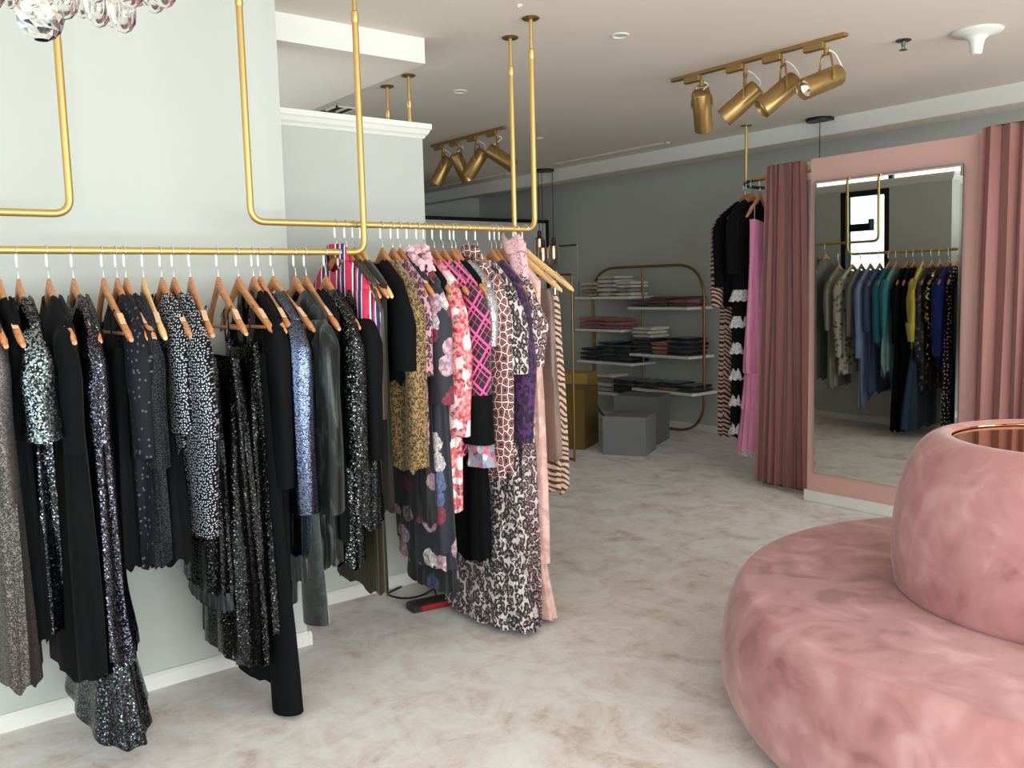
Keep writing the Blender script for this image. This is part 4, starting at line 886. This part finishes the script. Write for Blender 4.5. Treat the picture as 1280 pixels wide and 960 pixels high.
stack('L1', 7.08, [ST, ('khaki', (150, 140, 116)), ST, CR], 'trousers', 'left pile on the top left shelf', .22, h=.034, seed=1)
stack('L1', 6.78, [CR, CR2, CR2, CR2, CR], 'shirt', 'tall middle pile on the top left shelf', .27, h=.038, seed=2)
stack('L1', 6.53, [CR, ('grey stone', (160, 152, 140)), CR2, CR2], 'shirt', 'right pile on the top left shelf', .2, h=.036, seed=3)
stack('L2', 7.06, [PK, PK, PK2], 'jeans', 'left pink pile on the second left shelf', .32, h=.036, seed=4)
stack('L2', 6.73, [PK, PK2, PK], 'jeans', 'right pink pile on the second left shelf', .32, h=.036, seed=5)
stack('L3', 7.08, [BKk, DN, BKk], 'jeans', 'left black pile on the third left shelf', .25, h=.038, seed=6)
stack('L3', 6.81, [DN, BKk, DN, BKk, BKk], 'jeans', 'middle black pile on the third left shelf', .26, h=.036, seed=7)
stack('L3', 6.54, [BKk, ID, DN, BKk], 'jeans', 'right black pile on the third left shelf', .24, h=.036, seed=8)
stack('L4', 6.86, [ST, CR, ('taupe', (140, 124, 106)), CR], 'blouse', 'cream pile on the lowest left shelf', .22, h=.045, seed=9)
stack('L4', 6.54, [DN, BKk, DN], 'jeans', 'dark pile on the lowest left shelf', .28, h=.045, seed=10)
stack('R1', 6.3, [('grey', (70, 68, 70)), DP], 'jeans', 'left pile on the top right shelf', .24, h=.034, seed=11)
stack('R1', 6.04, [DP, ('mauve', (120, 82, 84)), DP], 'jeans', 'middle pile on the top right shelf', .25, h=.033, seed=12)
stack('R1', 5.78, [DP, PK, ('burgundy', (88, 50, 54))], 'jeans', 'right pile on the top right shelf', .25, h=.031, seed=13)
stack('R2', 6.28, [DN, ID, DN, DN, CR, CR2, CR2], 'jeans', 'tall white-topped pile on middle right shelf', .26, h=.036, seed=14)
stack('R2', 6.02, [PK2, ('peach', (186, 128, 108)), PK2], 'jeans', 'peach pile on the middle right shelf', .22, h=.036, seed=15)
stack('R2', 5.77, [BKk, DN, BKk, BKk], 'jeans', 'black pile on the middle right shelf', .28, h=.036, seed=16)
stack('R3', 6.22, [('charcoal', (50, 50, 54)), ('charcoal', (56, 56, 58))], 'jumper', 'left pile on the lowest right shelf', .28, h=.03, seed=17)
stack('R3', 5.93, [('salmon', (176, 116, 104)), ('charcoal', (52, 54, 58)), DN], 'jumper', 'middle pile on the lowest right shelf', .26, h=.026, seed=18)
stack('R3', 5.68, [('charcoal', (58, 58, 60)), BKk], 'jumper', 'right pile on the lowest right shelf', .2, h=.03, seed=19)

# ------------------------------------------------------------------ plinths, gold frame, far panel, box panel
def plinth(name, label, corners, h, mt):
    """corners: front-left, front-right, back-right on the floor"""
    a, b_, c_ = [Vector((*p, 0)) for p in corners]; d_ = a + (c_ - b_)
    ring = [a, b_, c_, d_]; cen = sum(ring, Vector()) / 4
    def rr(s, z): return [tuple(cen + (p - cen) * s + Vector((0, 0, z))) for p in ring]
    o = MB().loft([rr(1, 0.0), rr(1, h - .004), rr(.985, h)], True, True).build(name, mt, None, False); tag(o, label, 'plinth', 'display plinths')
    MB().loft([rr(.93, h), rr(.93, h + .0015)], False, True).build('top_inset', mt, o, False)
GREYP = plain('grey_lacquer', (128, 128, 132), .5); GREYP2 = plain('mid_grey_lacquer', (112, 112, 114), .5); GOLDP = plain('olive_gold_lacquer', (122, 100, 50), .38, .35)
plinth('display_plinth', 'grey cube plinth in front of the brass shelving unit', [(5.304, 5.581), (5.491, 5.241), (5.825, 5.425)], .345, GREYP)
plinth('display_plinth', 'second grey plinth standing just behind the front grey cube', [(5.80, 5.95), (6.0, 5.56), (6.34, 5.73)], .45, GREYP2)
plinth('display_plinth', 'tall olive gold plinth beside the grey cube', [(5.13, 6.20), (5.33, 5.853), (5.70, 6.06)], .56, GOLDP)
plinth('display_plinth', 'bright gold plinth behind the olive gold one', [(5.75, 6.78), (5.92, 6.45), (6.2, 6.6)], .62, plain('bright_gold_lacquer', (214, 176, 92), .3, .5))
gf = MB().tube(bend([(4.9, 5.512, 0.0), (4.9, 5.512, 1.602), (4.9, 6.3, 1.602), (4.9, 6.3, 0.0)], .01, 3), .010, 10).build('garment_rack', DBRASS); tag(gf, 'slim square brass garment rack behind the printed dresses', 'clothes rack')
MB().tube([(4.9, 5.512, .02), (4.9, 6.3, .02)], .009).build('foot_bar', DBRASS, gf)
fp = MB(); fp.box(4.2, 6.76, 8.0, 8.04, 2.25, 2.29); fp.box(6.72, 6.76, 8.0, 8.04, 0, 2.25); fp.box(4.2, 4.24, 8.0, 8.04, 0, 2.25)
fp = fp.build('framed_screen', BLACK, None, False); tag(fp, 'large black-framed pale screen at the far end of the shop', 'screen')
MB().box(4.24, 6.72, 8.012, 8.028, 0.0, 2.25).build('infill_panel', plain('pale_grey_board', (206, 204, 198), .6), fp, False)
ep = MB().rbox(6.885, 6.899, 7.637, 8.08, 1.294, 1.997, .003).build('flush_panel', WALL); tag(ep, 'flush wall-coloured access panel on the grey wall left of the shelves', 'wall panel')
MB().rbox(6.878, 6.886, 7.65, 8.07, 1.975, 1.99, .002).build('top_lip', BLACK, ep)

# ------------------------------------------------------------------ round ottoman
OX, OY = 3.102, 1.08
def seat_profile():
    Rr, zs, bt, ht, bb, hb, p = 1.102, .452, .085, .26, .095, .15, 1.75; pr = [(0.7, .012)]
    for i in range(14):
        t = PI / 2 * i / 13; pr.append((Rr - bb + bb * abs(math.sin(t)) ** (2 / p), .012 + hb - hb * abs(math.cos(t)) ** (2 / p)))
    for i in range(18):
        t = PI / 2 * i / 17; pr.append((Rr - bt + bt * abs(math.cos(t)) ** (2 / p), zs - ht + ht * abs(math.sin(t)) ** (2 / p)))
    for r in (1.0, .9, .8, .7, .6, .52): pr.append((r, zs + .006 * math.sin((1.02 - r) / .5 * PI)))
    pr.append((0.3, zs)); return pr
ot = MB().lathe(seat_profile(), 96).build('round_ottoman', SUEDE, None, True, (OX, OY, 0)); tag(ot, 'large round pink suede ottoman with a drum-shaped backrest', 'ottoman')
pr = []
r1_, r2_, r3_, z0_, z1_, zm_, rr_ = .530, .532, .372, .44, .982, .575, .93
pr.append((.47, z0_)); pr.append((.505, z0_ + .008))
for i in range(10): t = i / 9; pr.append((r1_ - .012 + (r2_ - r1_ + .012) * math.sin(t * PI / 2), z0_ + .02 + (zm_ - z0_ - .02) * t))
for i in range(1, 18):
    t = PI / 2 * i / 17; pr.append((r3_ + (r2_ - r3_) * abs(math.cos(t)) ** rr_, zm_ + (z1_ - zm_) * abs(math.sin(t)) ** rr_))
pr += [(r3_ - .012, z1_ - .003), (r3_ - .02, z1_ - .012)]
bd = MB().lathe(pr, 96).build('drum_backrest', SUEDE, ot)
GOLDM = plain('polished_gold', (222, 172, 104), .05, 1.0)
MB().lathe([(r3_ - .018, z1_ - .02), (r3_ - .0, z1_ - .012), (r3_ - .002, z1_ - .006), (r3_ - .012, z1_ - .007), (r3_ - .016, z1_ - .018), (0.0, z1_ - .018)], 72).build('gold_inset', GOLDM, ot)['label'] = 'polished gold inset top'
MB().lathe([(.95, 0.0), (.96, .014), (.7, .014)], 64).build('plinth_base', BLACK, ot)

# ------------------------------------------------------------------ small things on the carpet
a = MB().rbox(-.10, .10, -.045, .045, 0.0, .035, .006).build('flat_case', plain('black_plastic', (34, 36, 38), .5), None, True, (2.10, 3.42, .001)); a.rotation_euler = (0, 0, R(-8))
tag(a, 'flat black case with a red side lying on the carpet under the dresses', 'case')
MB().rbox(-.055, .101, -.0465, -.044, .006, .030, .001).build('red_panel', plain('red_plastic', (170, 24, 34), .4), a)['label'] = 'red side panel'
cb = MB().tube(bend([(2.14, 3.745, .006), (2.02, 3.70, .006), (2.06, 3.58, .006), (2.16, 3.56, .006), (2.26, 3.62, .006), (2.17, 3.455, .006)], .05, 6), .0045, 6).build('power_cable', BLACK); tag(cb, 'thin black cable looping on the carpet by the baseboard', 'cable')
